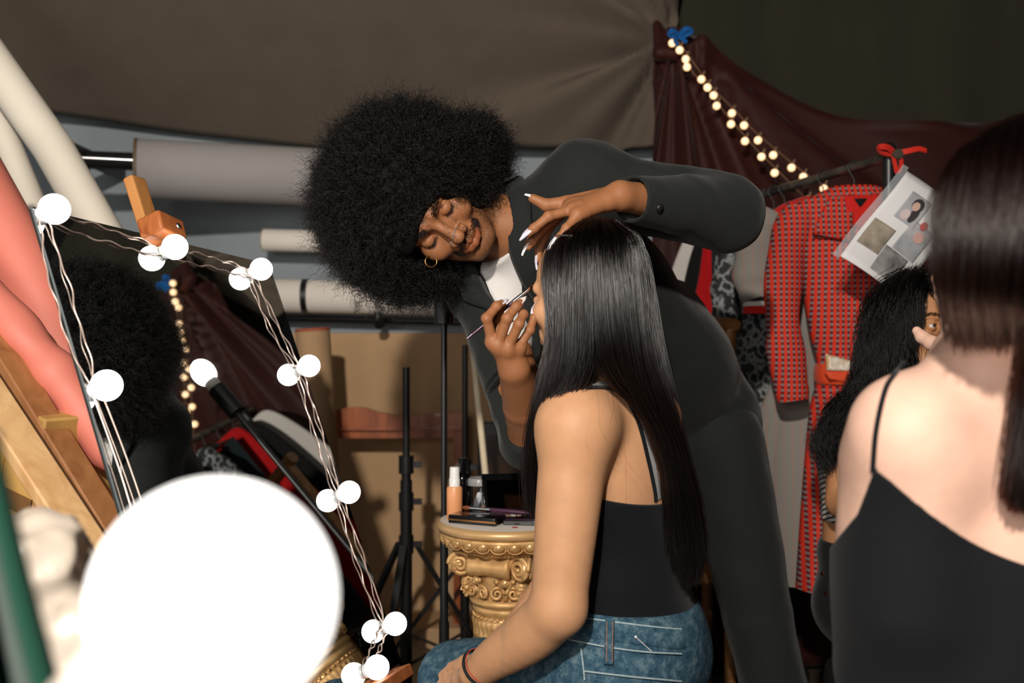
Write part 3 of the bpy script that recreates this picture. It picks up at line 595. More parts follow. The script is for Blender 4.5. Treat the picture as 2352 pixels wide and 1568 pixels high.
# things stacked at the side wall
SALMON = M('salmon_paper', (218, 124, 106), rough=.6, var=.05, scale=6)
tag(MB().tube(PP((-110, 310, 1.95), (75, 650, 1.86), (290, 1160, 1.82)) + [P(420, 1500, 1.8) * [1, 1, 0]], .058, 36).build('paper_roll', SALMON), 'smooth salmon pink paper roll leaning behind the mirror edge', 'paper roll')
q = spline(PP((-260, 430, 1.74), (-110, 595, 1.72), (50, 768, 1.70), (150, 888, 1.69), (240, 1020, 1.69), (330, 1180, 1.70)) + [P(430, 1420, 1.66) * [1, 1, 0]], 90); rr = .036 + .004 * np.sin(np.arange(90) * .5) * np.exp(-((np.arange(90) - 38) / 16.) ** 2)
m = MB().tube(q, rr, 30); vv = np.concatenate(m.v); vv = vv + (.0035 * wob(vv, 45, 5) * np.exp(-((np.arange(len(vv)) / 30 - 34) / 14.) ** 2))[:, None] * np.array([.4, -.8, .4]); m.v = [vv]; tag(m.build('paper_roll', SALMON), 'creased salmon pink paper roll below the smooth one', 'paper roll')
TUBEW = M('cream_tube', (232, 222, 206), rough=.7, var=.05, scale=3)
tag(MB().tube([P(-260, -200, 2.35), P(122, 340, 2.3), P(500, 1000, 2.25)] + [P(640, 1250, 2.2) * [1, 1, 0]], .046, 32).build('cardboard_tube', TUBEW), 'thick cream tube slanting across the upper corner', 'tube')
tag(MB().tube([P(-150, -60, 2.5), P(30, 360, 2.45), P(250, 900, 2.4)] + [P(400, 1250, 2.4) * [1, 1, 0]], .032, 28).build('cardboard_tube', TUBEW), 'thinner cream tube under the thick slanting one', 'tube')
PINEB = wood('pine_board', (196, 148, 96), (224, 182, 130), rough=.6, scale=(1, 1, .06), freq=26); PINED = wood('brown_board', (150, 96, 54), (184, 126, 78), rough=.6, scale=(1, 1, .06), freq=26)
tag(MB().beam(P(-330, 440, 1.66), P(250, 1330, 1.42), .056, .022, (.75, -.5, .6)).build('wood_plank', PINEB, bevel=.003), 'pale pine plank slanting in front of the salmon rolls', 'plank')
tag(MB().beam(P(-60, 700, 1.68), P(330, 1330, 1.56), .05, .022, (.9, -.4, .5)).build('wood_plank', PINED, bevel=.003), 'brown plank between the pine plank and the mirror', 'plank')
yb = thing('taped_carton', P(90, 1200, 1.75), 'yellowish carton sealed with tape behind the pine plank', 'box'); Rb = rot((0, 0, 1), -28) @ rot((0, 1, 0), 14); MB().box(P(70, 1110, 1.78), (.3, .22, .34), Rb).build('carton', M('yellow_carton', (196, 152, 84), rough=.7, var=.1), yb, bevel=.004)
MB().box(P(70, 1110, 1.78) + Rb @ np.array([0, -.1115, .02]), (.302, .002, .03), Rb).build('tape', M('brown_tape', (120, 84, 44), rough=.3), yb); MB().box(P(70, 1110, 1.78) + Rb @ np.array([.05, -.112, 0]), (.04, .002, .342), Rb).build('tape', M('yellow_tape', (214, 168, 70), rough=.3), yb)
pg = SDF(); r_ = np.random.default_rng(2)
for k in range(9): pg.ell(P(60 + 190 * r_.random(), 1260 + 300 * r_.random(), .95 + .1 * r_.random()), r_.uniform(.035, .06), None, .04)
pg.post = lambda p: .008 * np.abs(wob(p, 60, 6)) + .005 * np.abs(wob(p, 130, 7)); lo = P(-20, 1750, .9); hi = P(400, 1050, 1.1); pv, pf = pg.mesh(np.minimum(lo, hi) - .1, np.maximum(lo, hi) + .1, .006)
tag(mk('plastic_bag', pv, pf, M('white_plastic_film', (200, 186, 170), rough=.4, var=.05, coat=.4)), 'crumpled white plastic bag below the planks', 'bag')
G = []
for u in np.linspace(0, 1, 50): G.append([P(-310 + (300 + 235 * v ** 1.2) * u + 14 * math.sin(u * 19), 985 + 900 * v + 120 * (1 - u) ** 2, .60 - .035 * math.sin(u * 15) - .05 * u) for v in np.linspace(0, 1, 30)])
tag(MB().grid(np.array(G)).build('cloth', cloth('dark_green_cloth', (16, 60, 46), var=.1), solid=.004), 'dark green cloth hanging blurred at the near corner', 'cloth')
# ================================================================ clothes rack
RZ = P(2035, 362, 2.37)[2]; ra, rb2 = np.array([.893, 2.36, RZ]), np.array([.70, 3.16, RZ]); rk = thing('clothes_rack', (ra + rb2) / 2 * [1, 1, 0], 'black metal clothes rack full of hanging garments', 'clothes rack'); rd = nrm(rb2 - ra); rs = np.array([-rd[1], rd[0], 0])
RAILM = M('worn_black_rail', (40, 38, 36), rough=.3, metal=.5, col2=(120, 112, 100), scale=18); CHROME = M('chrome', (215, 215, 215), rough=.08, metal=1, var=.02)
MB().tube([ra - rd * .04, rb2 + rd * .04], .012, 16).build('rail', RAILM, rk)
for p_ in (ra, rb2):
    MB().tube([p_ * [1, 1, 0] + [0, 0, .06], p_ * [1, 1, 0] + [0, 0, RZ - .1]], .0105, 14).build('post', CHROME, rk); MB().tube([p_ - [0, 0, .12], p_ + [0, 0, .012]], .0145, 14).build('sleeve', BLACKM, rk); MB().ball(p_ + [0, 0, .018], .017, 14).build('knob', BLACKM, rk)
    MB().tube([p_ * [1, 1, 0] + rs * .24 + [0, 0, .06], p_ * [1, 1, 0] - rs * .24 + [0, 0, .06]], .0115, 12).build('foot', BLACKM, rk)
    for sg in (-1, 1): MB().lathe([(0, -.012), (.024, -.012), (.026, 0), (.024, .012), (0, .012)], p_ * [1, 1, 0] + rs * .24 * sg + [0, 0, .026], 18, rd).build('wheel', BLACKM, rk)
MB().tube([ra * [1, 1, 0] + [0, 0, .06], rb2 * [1, 1, 0] + [0, 0, .06]], .0115, 12).build('base_bar', BLACKM, rk)
def rail_at(y): u = (y - ra[1]) / (rb2[1] - ra[1]); return ra + (rb2 - ra) * u
def hanger(y, label, yaw=0.):
    c = rail_at(y); t = thing('hanger', c, label, 'hanger', 'hangers on the rack'); r = rot((0, 0, 1), yaw) @ np.array([1., 0, 0]); z = np.array([0, 0, 1.])
    a = np.linspace(-.6, 3.5, 18); MB().tube([c + z * .0 + rd * 0 + .016 * (np.cos(q) * r + np.sin(q) * z) for q in a] + [c + z * -.03, c + z * -.062], .0019, 8).build('hook', BLACKM, t)
    MB().tube(spline([c + z * -.125 - r * .17, c + z * -.085 - r * .08, c + z * -.06, c + z * -.085 + r * .08, c + z * -.125 + r * .17], 20), .0055, 10).build('shoulders', BLACKM, t); return c, r
def loft(rows, r, nrmd, mat, name, parent, n=56, rip=7, amp=.006, seed=0., label=None, dk=1.0):
    """garment tube: rows of (x offset, z, half width, half depth) hanging, rippled towards the hem"""
    R = []; rows = spline(rows, 36); rows[:, 3] *= dk; amp = amp * min(1, dk + .1); zt, zb = rows[0][1], rows[-1][1]; a = np.linspace(0, 2 * np.pi, n, endpoint=False)
    for xo, z, w_, d_ in rows:
        k = (zt - z) / (zt - zb + 1e-6); q = 1 + (amp * k / max(d_, .01)) * np.sin(a * rip + seed + 2 * k) + (.5 * amp * k / max(d_, .01)) * np.sin(a * (rip * 2 + 1) + 3 * seed)
        c, s = np.cos(a), np.sin(a); R.append(parent_c(parent) * [1, 1, 0] + np.array([0, 0, z]) + r * xo + (np.sign(c) * np.abs(c) ** .8 * w_)[:, None] * r + (np.sign(s) * np.abs(s) ** .8 * d_ * q)[:, None] * nrmd)
    o = MB().rings(R).build(name, mat, parent)
    if label: o['label'] = label
    return o
def parent_c(o): return wloc(o) if o.type == 'EMPTY' else wloc(o.parent)
def sleeve(pts, rr, mat, name, parent, amp=.003, flat=.6, seed=0):
    q = spline(pts, 26); r = np.interp(np.linspace(0, 1, 26), np.linspace(0, 1, len(rr)), rr) + amp * np.sin(np.arange(26) * .9 + seed); return MB().tube(q, r, 22, True, flat, (0, -1, 0)).build(name, mat, parent)
def check_mat(name, c1, c2, c3, sc, rough=.8):
    """two-colour houndstooth-like weave"""
    m, n, l, b = new_mat(name); v = coord(n, l, (sc, sc, sc), (0, 0, 0)); sp = n.new('ShaderNodeSeparateXYZ'); l.new(v, sp.inputs[0])
    def sw(src, off, thr):
        a = n.new('ShaderNodeMath'); a.operation = 'FRACT'; s0 = n.new('ShaderNodeMath'); s0.operation = 'ADD'; l.new(src, s0.inputs[0]); s0.inputs[1].default_value = off; l.new(s0.outputs[0], a.inputs[0]); g = n.new('ShaderNodeMath'); g.operation = 'GREATER_THAN'; l.new(a.outputs[0], g.inputs[0]); g.inputs[1].default_value = thr; return g.outputs[0]
    sx, sz = sw(sp.outputs[0], 0, .52), sw(sp.outputs[2], 0, .5); dg = n.new('ShaderNodeMath'); dg.operation = 'ADD'; l.new(sp.outputs[0], dg.inputs[0]); l.new(sp.outputs[2], dg.inputs[1]); d2 = sw(dg.outputs[0], .25, .5)
    mu = n.new('ShaderNodeMath'); mu.operation = 'MULTIPLY'; l.new(sx, mu.inputs[0]); l.new(sz, mu.inputs[1]); base = mix_rgb(n, l, sx, lin(c1), lin(c3)); base = mix_rgb(n, l, mu.outputs[0], base, lin(c2))
    mu2 = n.new('ShaderNodeMath'); mu2.operation = 'MULTIPLY'; l.new(sz, mu2.inputs[0]); l.new(d2, mu2.inputs[1]); mu3 = n.new('ShaderNodeMath'); mu3.operation = 'MULTIPLY'; mu3.inputs[1].default_value = .0; l.new(mu2.outputs[0], mu3.inputs[0])
    base = mix_rgb(n, l, mu3.outputs[0], base, lin((40, 20, 20))); l.new(base, b.inputs['Base Color']); b.inputs['Roughness'].default_value = rough; b.inputs['Specular IOR Level'].default_value = .2; return m
def stripe_mat(name, base, line, sc, thr=.93):
    m, n, l, b = new_mat(name); v = coord(n, l, (sc, sc, sc)); sp = n.new('ShaderNodeSeparateXYZ'); l.new(v, sp.inputs[0]); out = None
    for i, w_ in ((0, .85), (2, .35)):
        f_ = n.new('ShaderNodeMath'); f_.operation = 'FRACT'; l.new(sp.outputs[i], f_.inputs[0]); g = n.new('ShaderNodeMath'); g.operation = 'GREATER_THAN'; g.inputs[1].default_value = thr; l.new(f_.outputs[0], g.inputs[0]); k = n.new('ShaderNodeMath'); k.operation = 'MULTIPLY'; k.inputs[1].default_value = w_; l.new(g.outputs[0], k.inputs[0]); out = mix_rgb(n, l, k.outputs[0], lin(base) if out is None else out, lin(line))
    l.new(out, b.inputs['Base Color']); b.inputs['Roughness'].default_value = .85; b.inputs['Specular IOR Level'].default_value = .2; return m
HOUND = check_mat('red_houndstooth', (206, 52, 34), (120, 112, 112), (104, 20, 18), 74); GREYCHECK = stripe_mat('grey_check', (134, 130, 124), (168, 112, 92), 46); RED = cloth('red_cotton', (196, 34, 28), var=.08); ORANGE = cloth('orange_red_satin', (214, 74, 40), var=.06, rough=.5); REDV = cloth('red_velvet', (176, 16, 20), var=.12, scale=30, stretch=(1, 1, .1))
def paisley():
    m, n, l, b = new_mat('paisley'); v = coord(n, l, (1, 1, .8)); x = n.new('ShaderNodeTexVoronoi'); x.inputs['Scale'].default_value = 34; l.new(v, x.inputs['Vector']); nz = noise(n, l, v, 90, 4); mm = n.new('ShaderNodeMath'); mm.operation = 'MULTIPLY'; l.new(x.outputs['Distance'], mm.inputs[0]); l.new(nz, mm.inputs[1])
    l.new(ramp(n, l, mm.outputs[0], [(.16, lin((14, 16, 18))), (.2, lin((150, 152, 152))), (.27, lin((120, 122, 124))), (.3, lin((14, 16, 18)))]), b.inputs['Base Color']); b.inputs['Roughness'].default_value = .7; return m
PAIS = paisley(); WHITEC = cloth('white_cotton', (214, 206, 200), var=.05); BLACKC = cloth('black_cotton', (18, 18, 19)); TEALB = cloth('dark_teal_cotton', (22, 34, 36))
HL = {2.5: 'black hanger holding the red houndstooth coat', 2.64: 'black hanger holding the red-yoked grey dress', 2.84: 'black hanger holding the paisley dress', 2.9: 'black hanger holding the dark teal trousers', 2.96: 'black hanger holding the red velvet dress', 3.02: 'black hanger holding the black dress', 3.09: 'black hanger holding the white shirt'}
def garment(y, name, label, cat, yaw=-6):
    c, r = hanger(y, HL[y], yaw); t = thing(name, c, label, cat, None); return t, c, r, np.array([-r[1], r[0], 0]), c[2]
# houndstooth coat
t, c, r, nd, z0 = garment(2.5, 'houndstooth_coat', 'red and grey houndstooth coat with a sash on the near end of the rack', 'coat'); zs = z0 - .058
body = loft([(.0, zs + .01, .055, .035), (.0, zs - .012, .10, .05), (.0, zs - .045, .152, .058), (.005, zs - .16, .142, .07), (.01, zs - .34, .122, .07), (.02, zs - .455, .108, .066), (.015, zs - .56, .125, .075), (.01, zs - .8, .14, .085), (.005, zs - 1.0, .148, .09)], r, nd, HOUND, 'body', t, rip=6, amp=.012, seed=1, dk=.8)
for sg in (-1, 1): sleeve([c + r * .125 * sg + [0, -.0, -.11], c + r * .165 * sg + [0, -.01, -.2], c + r * .182 * sg + [0, -.02, -.36], c + r * .172 * sg + [0, -.035, -.5], c + r * .160 * sg + [0, -.04, -.585]], [.05, .052, .046, .044, .047, .036], HOUND, 'sleeve', t, flat=.8, seed=sg)
def quad(a, b, c_, d, name, mat, parent, th=.004, n=6): a, b, c_, d = map(np.asarray, (a, b, c_, d)); G = np.array([[(a * (1 - u) + b * u) * (1 - v) + (d * (1 - u) + c_ * u) * v for v in np.linspace(0, 1, n)] for u in np.linspace(0, 1, n)]); return MB().grid(G).build(name, mat, parent, solid=th)
fy = c[1] - .062
def W(px, py, y): return P(px, py, y)
quad(W(1905, 452, fy + .01), W(1962, 446, fy + .01), W(1958, 556, fy - .005), W(1866, 536, fy - .005), 'collar', HOUND, t, .008); quad(W(2000, 440, fy + .01), W(2060, 452, fy + .01), W(2100, 540, fy - .005), W(2010, 556, fy - .005), 'collar', HOUND, t, .008)
quad(W(1938, 450, fy + .004), W(2030, 446, fy + .004), W(2010, 540, fy - .0), W(1950, 512, fy - .0), 'lining', RED, t, .003); quad(W(1962, 456, fy - .002), W(1992, 455, fy - .002), W(1978, 474, fy - .002), W(1974, 474, fy - .002), 'neck_tag', BLACKC, t, .002)
sh_ = [(.02, zs - .435, .114, .074), (.02, zs - .455, .118, .078), (.02, zs - .475, .117, .078), (.02, zs - .485, .113, .075)]; loft(sh_, r, nd, ORANGE, 'sash', t, rip=9, amp=.004)
quad(W(1896, 812, fy - .005), W(1968, 832, fy - .005), W(1965, 852, fy - .008), W(1898, 850, fy - .008), 'scarf', M('white_gold_silk', (232, 226, 216), rough=.4, col2=(176, 130, 60), scale=38), t, .004); quad(W(1893, 852, fy - .006), W(1968, 853, fy - .006), W(1955, 880, fy - .01), W(1905, 870, fy - .01), 'sash', ORANGE, t, .005)
# grey dress with red yoke
t, c, r, nd, z0 = garment(2.64, 'grey_dress', 'grey checked dress with red shoulders and puffed sleeves beside the houndstooth coat', 'dress'); zs = z0 - .06
loft([(0, zs + .005, .06, .03), (0, zs - .02, .12, .045), (0, zs - .06, .15, .05), (0, zs - .12, .14, .05)], r, nd, RED, 'yoke', t, rip=5, amp=.002); loft([(0, zs - .1, .142, .051), (0, zs - .3, .125, .055), (0, zs - .42, .115, .05), (-.03, zs - .62, .15, .065), (-.04, zs - .95, .165, .08), (-.04, zs - 1.02, .168, .082)], r, nd, GREYCHECK, 'skirt', t, rip=6, amp=.012, seed=2, dk=.55)
for sg in (-1, 1):
    sleeve([c + r * .13 * sg + [0, 0, -.1], c + r * .165 * sg + [0, -.01, -.16], c + r * .175 * sg + [0, -.015, -.27], c + r * .16 * sg + [0, -.02, -.325]], [.045, .062, .066, .05], GREYCHECK, 'sleeve', t, flat=.75)
    e = c + r * .16 * sg + np.array([0, -.02, -.32])
    for k, (mt_, nm_) in enumerate(((BLACKC, 'black band'), (WHITEC, 'white band'), (RED, 'red band'))): o = MB().tube([e - [0, 0, .012 * k], e - [0, 0, .012 * (k + 1) + (.008 if k == 2 else 0)]], [.053, .055], 22, True, .75, (0, -1, 0)).build('cuff', mt_, t); o['label'] = nm_
# the others
t, c, r, nd, z0 = garment(2.84, 'paisley_dress', 'black and white paisley dress in the middle of the rack', 'dress'); zs = z0 - .07
loft([(0, zs, .06, .03), (0, zs - .03, .13, .045), (0, zs - .15, .15, .05), (-.01, zs - .3, .13, .05), (.0, zs - .5, .13, .06), (.01, zs - .72, .11, .05)], r, nd, PAIS, 'body', t, rip=7, amp=.012, dk=.42, seed=3); sleeve([c - r * .12 + [0, -.02, -.11], c - r * .165 + [0, -.03, -.25], c - r * .17 + [0, -.03, -.42]], [.04, .045, .042], PAIS, 'sleeve', t)
t, c, r, nd, z0 = garment(2.9, 'trousers', 'dark teal trousers hanging next to the red velvet dress', 'trousers'); zs = z0 - .12; loft([(-.03, zs, .15, .02), (-.03, zs - .3, .145, .025), (-.03, zs - .75, .13, .03)], r, nd, TEALB, 'leg', t, rip=5, amp=.008, dk=.42)
t, c, r, nd, z0 = garment(2.96, 'red_dress', 'plain red velvet dress between black garments', 'dress'); zs = z0 - .07; loft([(0, zs, .06, .03), (-.02, zs - .03, .14, .04), (-.03, zs - .2, .165, .05), (-.05, zs - .5, .21, .07), (-.06, zs - .8, .23, .08)], r, nd, REDV, 'body', t, rip=7, amp=.012, dk=.42, seed=1)
t, c, r, nd, z0 = garment(3.02, 'black_dress', 'black dress hanging between the red dress and the white shirt', 'dress'); zs = z0 - .07; loft([(0, zs, .06, .03), (-.02, zs - .03, .14, .04), (-.04, zs - .3, .19, .05), (-.06, zs - .85, .23, .06)], r, nd, BLACKC, 'body', t, rip=6, amp=.01, dk=.42)
t, c, r, nd, z0 = garment(3.09, 'white_shirt', 'white shirt at the far end of the rack', 'shirt'); zs = z0 - .07; loft([(0, zs, .06, .03), (-.02, zs - .03, .15, .04), (-.06, zs - .3, .2, .045), (-.08, zs - .55, .2, .05)], r, nd, WHITEC, 'body', t, rip=6, amp=.01, dk=.42)
# red ribbon and the plastic pocket of reference photos
REDR = cloth('red_ribbon', (196, 40, 28), var=.06, rough=.5); rr_ = thing('ribbon_bow', P(2052, 346, 2.33), 'red ribbon bow tied to the near rack post', 'ribbon')
for pts in (((2056, 352, 2.335), (2038, 338, 2.32), (2020, 338, 2.32), (2026, 350, 2.33), (2054, 356, 2.335)), ((2060, 352, 2.335), (2085, 347, 2.33), (2110, 342, 2.33), (2128, 346, 2.33))): ribbon(PP(*pts), .013, 'loop', REDR, rr_, twist=.6)
for pts in (((2052, 352, 2.335), (2054, 370, 2.325), (2060, 398, 2.315)), ((2066, 352, 2.335), (2070, 375, 2.325), (2064, 398, 2.315))): ribbon(PP(*pts), .009, 'tail', REDR, rr_)
S0, SU, SV = P(2072, 380, 2.29), P(1906, 588, 2.23) - P(2072, 380, 2.29), P(2150, 436, 2.30) - P(2072, 380, 2.29); SV = SV + nrm(SV) * .09; SN = nrm(np.cross(SU, SV)); SN = SN if SN[1] < 0 else -SN
def sh(u, v, o=0.): return S0 + SU * u + SV * v + SN * (o + .018 * math.sin(v * 2.6 + .4) * (.5 + u * .5) + .006 * math.sin(u * 7))
ps = thing('plastic_pocket', sh(.5, .5), 'clear plastic pocket of reference photos tied to the clothes rack', 'document'); gridp = lambda u0, u1, v0, v1, o, n=16: np.array([[sh(u0 + (u1 - u0) * a, v0 + (v1 - v0) * b, o) for b in np.linspace(0, 1, n)] for a in np.linspace(0, 1, n)])
MB().grid(gridp(.03, .97, .08, .97, 0)).build('paper', M('white_paper', (232, 230, 230), rough=.7, var=.01), ps, solid=.0008)
def photo(u0, u1, v0, v1, mat, name='photo', o=.0012): return MB().grid(gridp(u0, u1, v0, v1, o)).build(name, mat, ps, solid=.0004)
photo(.16, .43, .28, .57, M('grey_print', (196, 196, 200), rough=.6, col2=(150, 152, 156), scale=14)); photo(.52, .78, .13, .43, M('beige_print', (182, 168, 148), rough=.6, col2=(84, 78, 72), scale=22)); photo(.36, .65, .51, .85, M('pale_print', (200, 196, 198), rough=.6, col2=(140, 146, 152), scale=18)); photo(.66, .92, .44, .79, M('smoke_print', (172, 172, 170), rough=.6, col2=(92, 88, 88), scale=22))
def disc(u, v, ru, rv, o, mat, name, ang=0.):
    a = np.linspace(0, 2 * np.pi, 26, endpoint=False); ca, sa = math.cos(ang), math.sin(ang); R = [[sh(u + k * (ru * np.cos(q) * ca - rv * np.sin(q) * sa), v + k * 1.37 * (ru * np.cos(q) * sa + rv * np.sin(q) * ca), o) for q in a] for k in (1., .02)]; MB().rings([np.array(x) for x in R], False).build(name, mat, ps)
FCE = M('print_skin', (214, 176, 160), rough=.6, var=.03); DK = M('print_dark', (58, 54, 56), rough=.6, var=.1); disc(.245, .44, .065, .055, .0022, DK, 'photo'); disc(.33, .47, .08, .035, .0022, DK, 'photo'); disc(.265, .425, .042, .034, .003, FCE, 'photo'); disc(.37, .38, .05, .04, .003, M('print_pink', (216, 196, 194), rough=.6), 'photo'); disc(.46, .7, .05, .05, .003, M('print_rose', (214, 170, 160), rough=.6), 'photo'); disc(.36, .66, .04, .035, .003, M('print_red', (196, 90, 84), rough=.6), 'photo')
photo(.12, .25, .68, .695, M('print_line', (176, 84, 60), rough=.6), 'print_mark', .003)
def film():
    m = bpy.data.materials.new('clear_film'); m.use_nodes = True; n, l = nt(m); n.remove(n['Principled BSDF']); tr = n.new('ShaderNodeBsdfTransparent'); g = n.new('ShaderNodeBsdfGlossy'); g.inputs['Roughness'].default_value = .12; fr = n.new('ShaderNodeFresnel'); fr.inputs['IOR'].default_value = 1.4; mx = n.new('ShaderNodeMixShader')
    bp = n.new('ShaderNodeBump'); bp.inputs['Strength'].default_value = .25; bp.inputs['Distance'].default_value = .001; l.new(noise(n, l, coord(n, l), 26, 3), bp.inputs['Height']); l.new(bp.outputs[0], g.inputs['Normal']); l.new(bp.outputs[0], fr.inputs['Normal'])
    l.new(fr.outputs[0], mx.inputs[0]); l.new(tr.outputs[0], mx.inputs[1]); l.new(g.outputs[0], mx.inputs[2]); l.new(mx.outputs[0], n['Material Output'].inputs[0]); return m
FILM = film(); MB().grid(gridp(0, 1, 0, 1, .006, 30)).build('clear_cover', FILM, ps); MB().grid(gridp(0, 1, -.01, .07, .004, 30)).build('punched_strip', M('hazy_film', (190, 196, 200), rough=.2, var=.1, alpha=.5), ps)
# ================================================================ gold pedestal and what stands on it
def gold_mat():
    m, n, l, b = new_mat('antique_gold'); v = coord(n, l); l.new(ramp(n, l, noise(n, l, v, 35, 4), [(.3, lin((184, 138, 84))), (.7, lin((222, 180, 122)))]), b.inputs['Base Color']); b.inputs['Metallic'].default_value = .4; b.inputs['Roughness'].default_value = .38
    g = n.new('ShaderNodeNewGeometry'); l.new(ramp(n, l, g.outputs['Pointiness'], [(.44, .55), (.56, .3)]), b.inputs['Roughness']); return m
AU = gold_mat(); PC = P(1165, 1190, 2.06); zt = PC[2]; PC = PC * [1, 1, 0]
pd = thing('pedestal_table', PC, 'gold classical column pedestal carrying make-up beside the blue-jeaned client', 'pedestal')
RIMG = M('pale_gold', (222, 184, 132), rough=.4, var=.08, metal=.25, col2=(200, 158, 104), scale=10)
MB().lathe([(.001, zt - .001), (.138, zt - .001), (.1445, zt - .006), (.1465, zt - .012), (.143, zt - .019), (.135, zt - .022), (.001, zt - .022)], PC, 72).build('table_rim', RIMG, pd)
MB().lathe([(.001, zt), (.134, zt), (.139, zt - .0015), (.001, zt - .003)], PC, 72).build('table_top', M('whitewashed_top', (224, 214, 204), rough=.45, var=.05, scale=14), pd)
m = MB().lathe([(.132, zt - .02), (.139, zt - .023), (.140, zt - .028), (.133, zt - .040), (.124, zt - .046), (.116, zt - .05)], PC, 64)
for k in range(26):
    a = k * 2 * math.pi / 26; d = np.array([math.cos(a), math.sin(a), 0]); m.ball(PC + d * .1335 + [0, 0, zt - .034], (.0085, .0125, .0105), 14, rot((0, 0, 1), math.degrees(a)))
    e = np.array([-d[1], d[0], 0]); m.tube([PC + d * .1345 + e * .016 * math.cos(t) + [0, 0, zt - .034 + .0125 * math.sin(t)] for t in np.linspace(3.4, 6.0, 9)], .0016, 6)
m.build('egg_moulding', AU, pd)
z1 = zt - .046; MB().lathe([(.118, z1 + .001), (.108, z1 - .004), (.104, z1 - .01), (.106, z1 - .012), (.102, z1 - .015), (.09, z1 - .018), (.082, z1 - .04), (.0725, z1 - .085), (.0685, z1 - .106), (.064, z1 - .112)], PC, 56).build('bell', AU, pd)
m = MB()
for k in range(4):   # corner volutes with scrolls between them
    a = math.radians(20 + 90 * k); d = np.array([math.cos(a), math.sin(a), 0]); q = np.array([-d[1], d[0], 0]); c = PC + d * .098 + np.array([0, 0, z1 - .038])
    for sg in (-1, 1):
        o = nrm(q * sg + d * .55); th = np.linspace(0, 4.2 * np.pi, 60); rr = .0255 * (1 - th / th[-1] * .82); e = nrm(np.cross(o, [0, 0, 1.])); m.tube([c + o * (.012 + .006 * t / th[-1]) + e * r_ * math.cos(t) + np.array([0, 0, 1.]) * r_ * math.sin(t) for t, r_ in zip(th, rr)], .0048, 8); m.ball(c + o * .018, .0065, 12)
    m.lathe([(.001, -.012), (.026, -.012), (.0235, 0), (.026, .012), (.001, .012)], c, 26, q)
    a1, a3 = a + .27, a + math.pi / 2 - .27; m.tube([PC + .087 * np.array([math.cos(x), math.sin(x), 0]) * (1 - .1 * math.sin((x - a1) / (a3 - a1) * math.pi)) + [0, 0, z1 - .038] for x in np.linspace(a1, a3, 16)], [.0235 - .004 * math.sin(i / 15 * math.pi) for i in range(16)], 16)
m.build('volute', AU, pd)
m = MB()
for k in range(8):   # curling leaves
    a = math.radians(20 + 45 * k + 22.5); d = np.array([math.cos(a), math.sin(a), 0]); q = np.array([-d[1], d[0], 0])
    for sg in (-1, 1):
        th = np.linspace(0, 3.4 * np.pi, 46); rr = .0145 * (1 - th / th[-1] * .85); c = PC + d * .0765 + q * sg * .0165 + [0, 0, z1 - .091]; m.tube([c + q * sg * -r_ * math.cos(t) + np.array([0, 0, 1.]) * r_ * math.sin(t) + d * .004 for t, r_ in zip(th, rr)], np.linspace(.004, .0026, 46), 7)
        m.tube(spline([PC + d * .072 + [0, 0, z1 - .106], PC + d * .079 + q * sg * .006 + [0, 0, z1 - .086], PC + d * .086 + q * sg * .013 + [0, 0, z1 - .066], PC + d * .093 + q * sg * .019 + [0, 0, z1 - .064]], 14), [.0038] * 6 + [.005] * 8, 8)
    m.ball(PC + d * .084 + [0, 0, z1 - .068], (.009, .011, .01), 12, rot((0, 0, 1), math.degrees(a)))
m.build('acanthus_relief', AU, pd)
for k in range(4):   # small classical faces under the volutes
    a = math.radians(20 + 90 * k); d = np.array([math.cos(a), math.sin(a), 0])
    if d[1] > .5: continue
    fc = head_frame(np.array([-d[1], d[0], 0]) * -1, d, (0, 0, 1), 12, 0); fc = fc if np.linalg.det(fc) > 0 else fc * np.array([-1, 1, 1]); Hh = Head(PC + d * .08 + [0, 0, z1 - .081], fc, .205); S = SDF(); add_head(S, Hh, ears=False)
    for j in range(7): S.ell(Hh.w(.075 * math.cos(j * math.pi / 6), -.0, .05 + .075 * math.sin(j * math.pi / 6) * .9), .028 * .205, None, .003)
    S.cap(Hh.w(0, -.03, -.05), Hh.w(0, -.05, -.12), .01, .012, .004); v, f = S.mesh(Hh.C - .045, Hh.C + .045, .0016); mk('face_relief', v, f, AU, pd)
z2 = z1 - .11; fl = lambda r, h, a: r + 0 * a + (.0028 * np.abs(np.sin(a * 17)) if z2 - .072 < h < z2 - .044 else 0)
MB().lathe([(.064, z2 + .004), (.075, z2), (.0785, z2 - .006), (.076, z2 - .012), (.0695, z2 - .015), (.072, z2 - .02), (.0715, z2 - .03), (.0685, z2 - .032), (.0685, z2 - .042), (.0715, z2 - .0435), (.071, z2 - .046), (.0685, z2 - .058), (.0675, z2 - .0715), (.07, z2 - .073), (.0705, z2 - .08), (.0675, z2 - .083), (.0705, z2 - .088), (.071, z2 - .1), (.065, z2 - .106), (.062, z2 - .112)], PC, 136, mod=fl).build('neck', AU, pd)
m = MB(); [m.ball(PC + .0692 * np.array([math.cos(a), math.sin(a), 0]) + [0, 0, z2 - .037], .0038, 10) for a in np.linspace(0, 2 * np.pi, 34, endpoint=False)]; m.build('bead_row', AU, pd)
zb_ = z2 - .11; MB().lathe([(.06, zb_), (.062, zb_ - .01), (.062, .14), (.075, .12), (.08, .1), (.095, .085), (.1, .06), (.12, .05), (.12, 0), (.001, 0)], PC, 96, mod=lambda r, h, a: r - 0 * a - (.003 * np.abs(np.sin(a * 12)) if .14 <= h < zb_ - .005 else 0)).build('shaft', AU, pd)
def onp(px, py): k = (ZC - zt) / ((py - 784) / F); return P(px, py, k)
tz = np.array([0, 0, zt])
PEACH = M('peach_plastic', (238, 164, 112), rough=.35, var=.02); WHITEP = M('glossy_white', (240, 238, 234), rough=.3, var=.01)
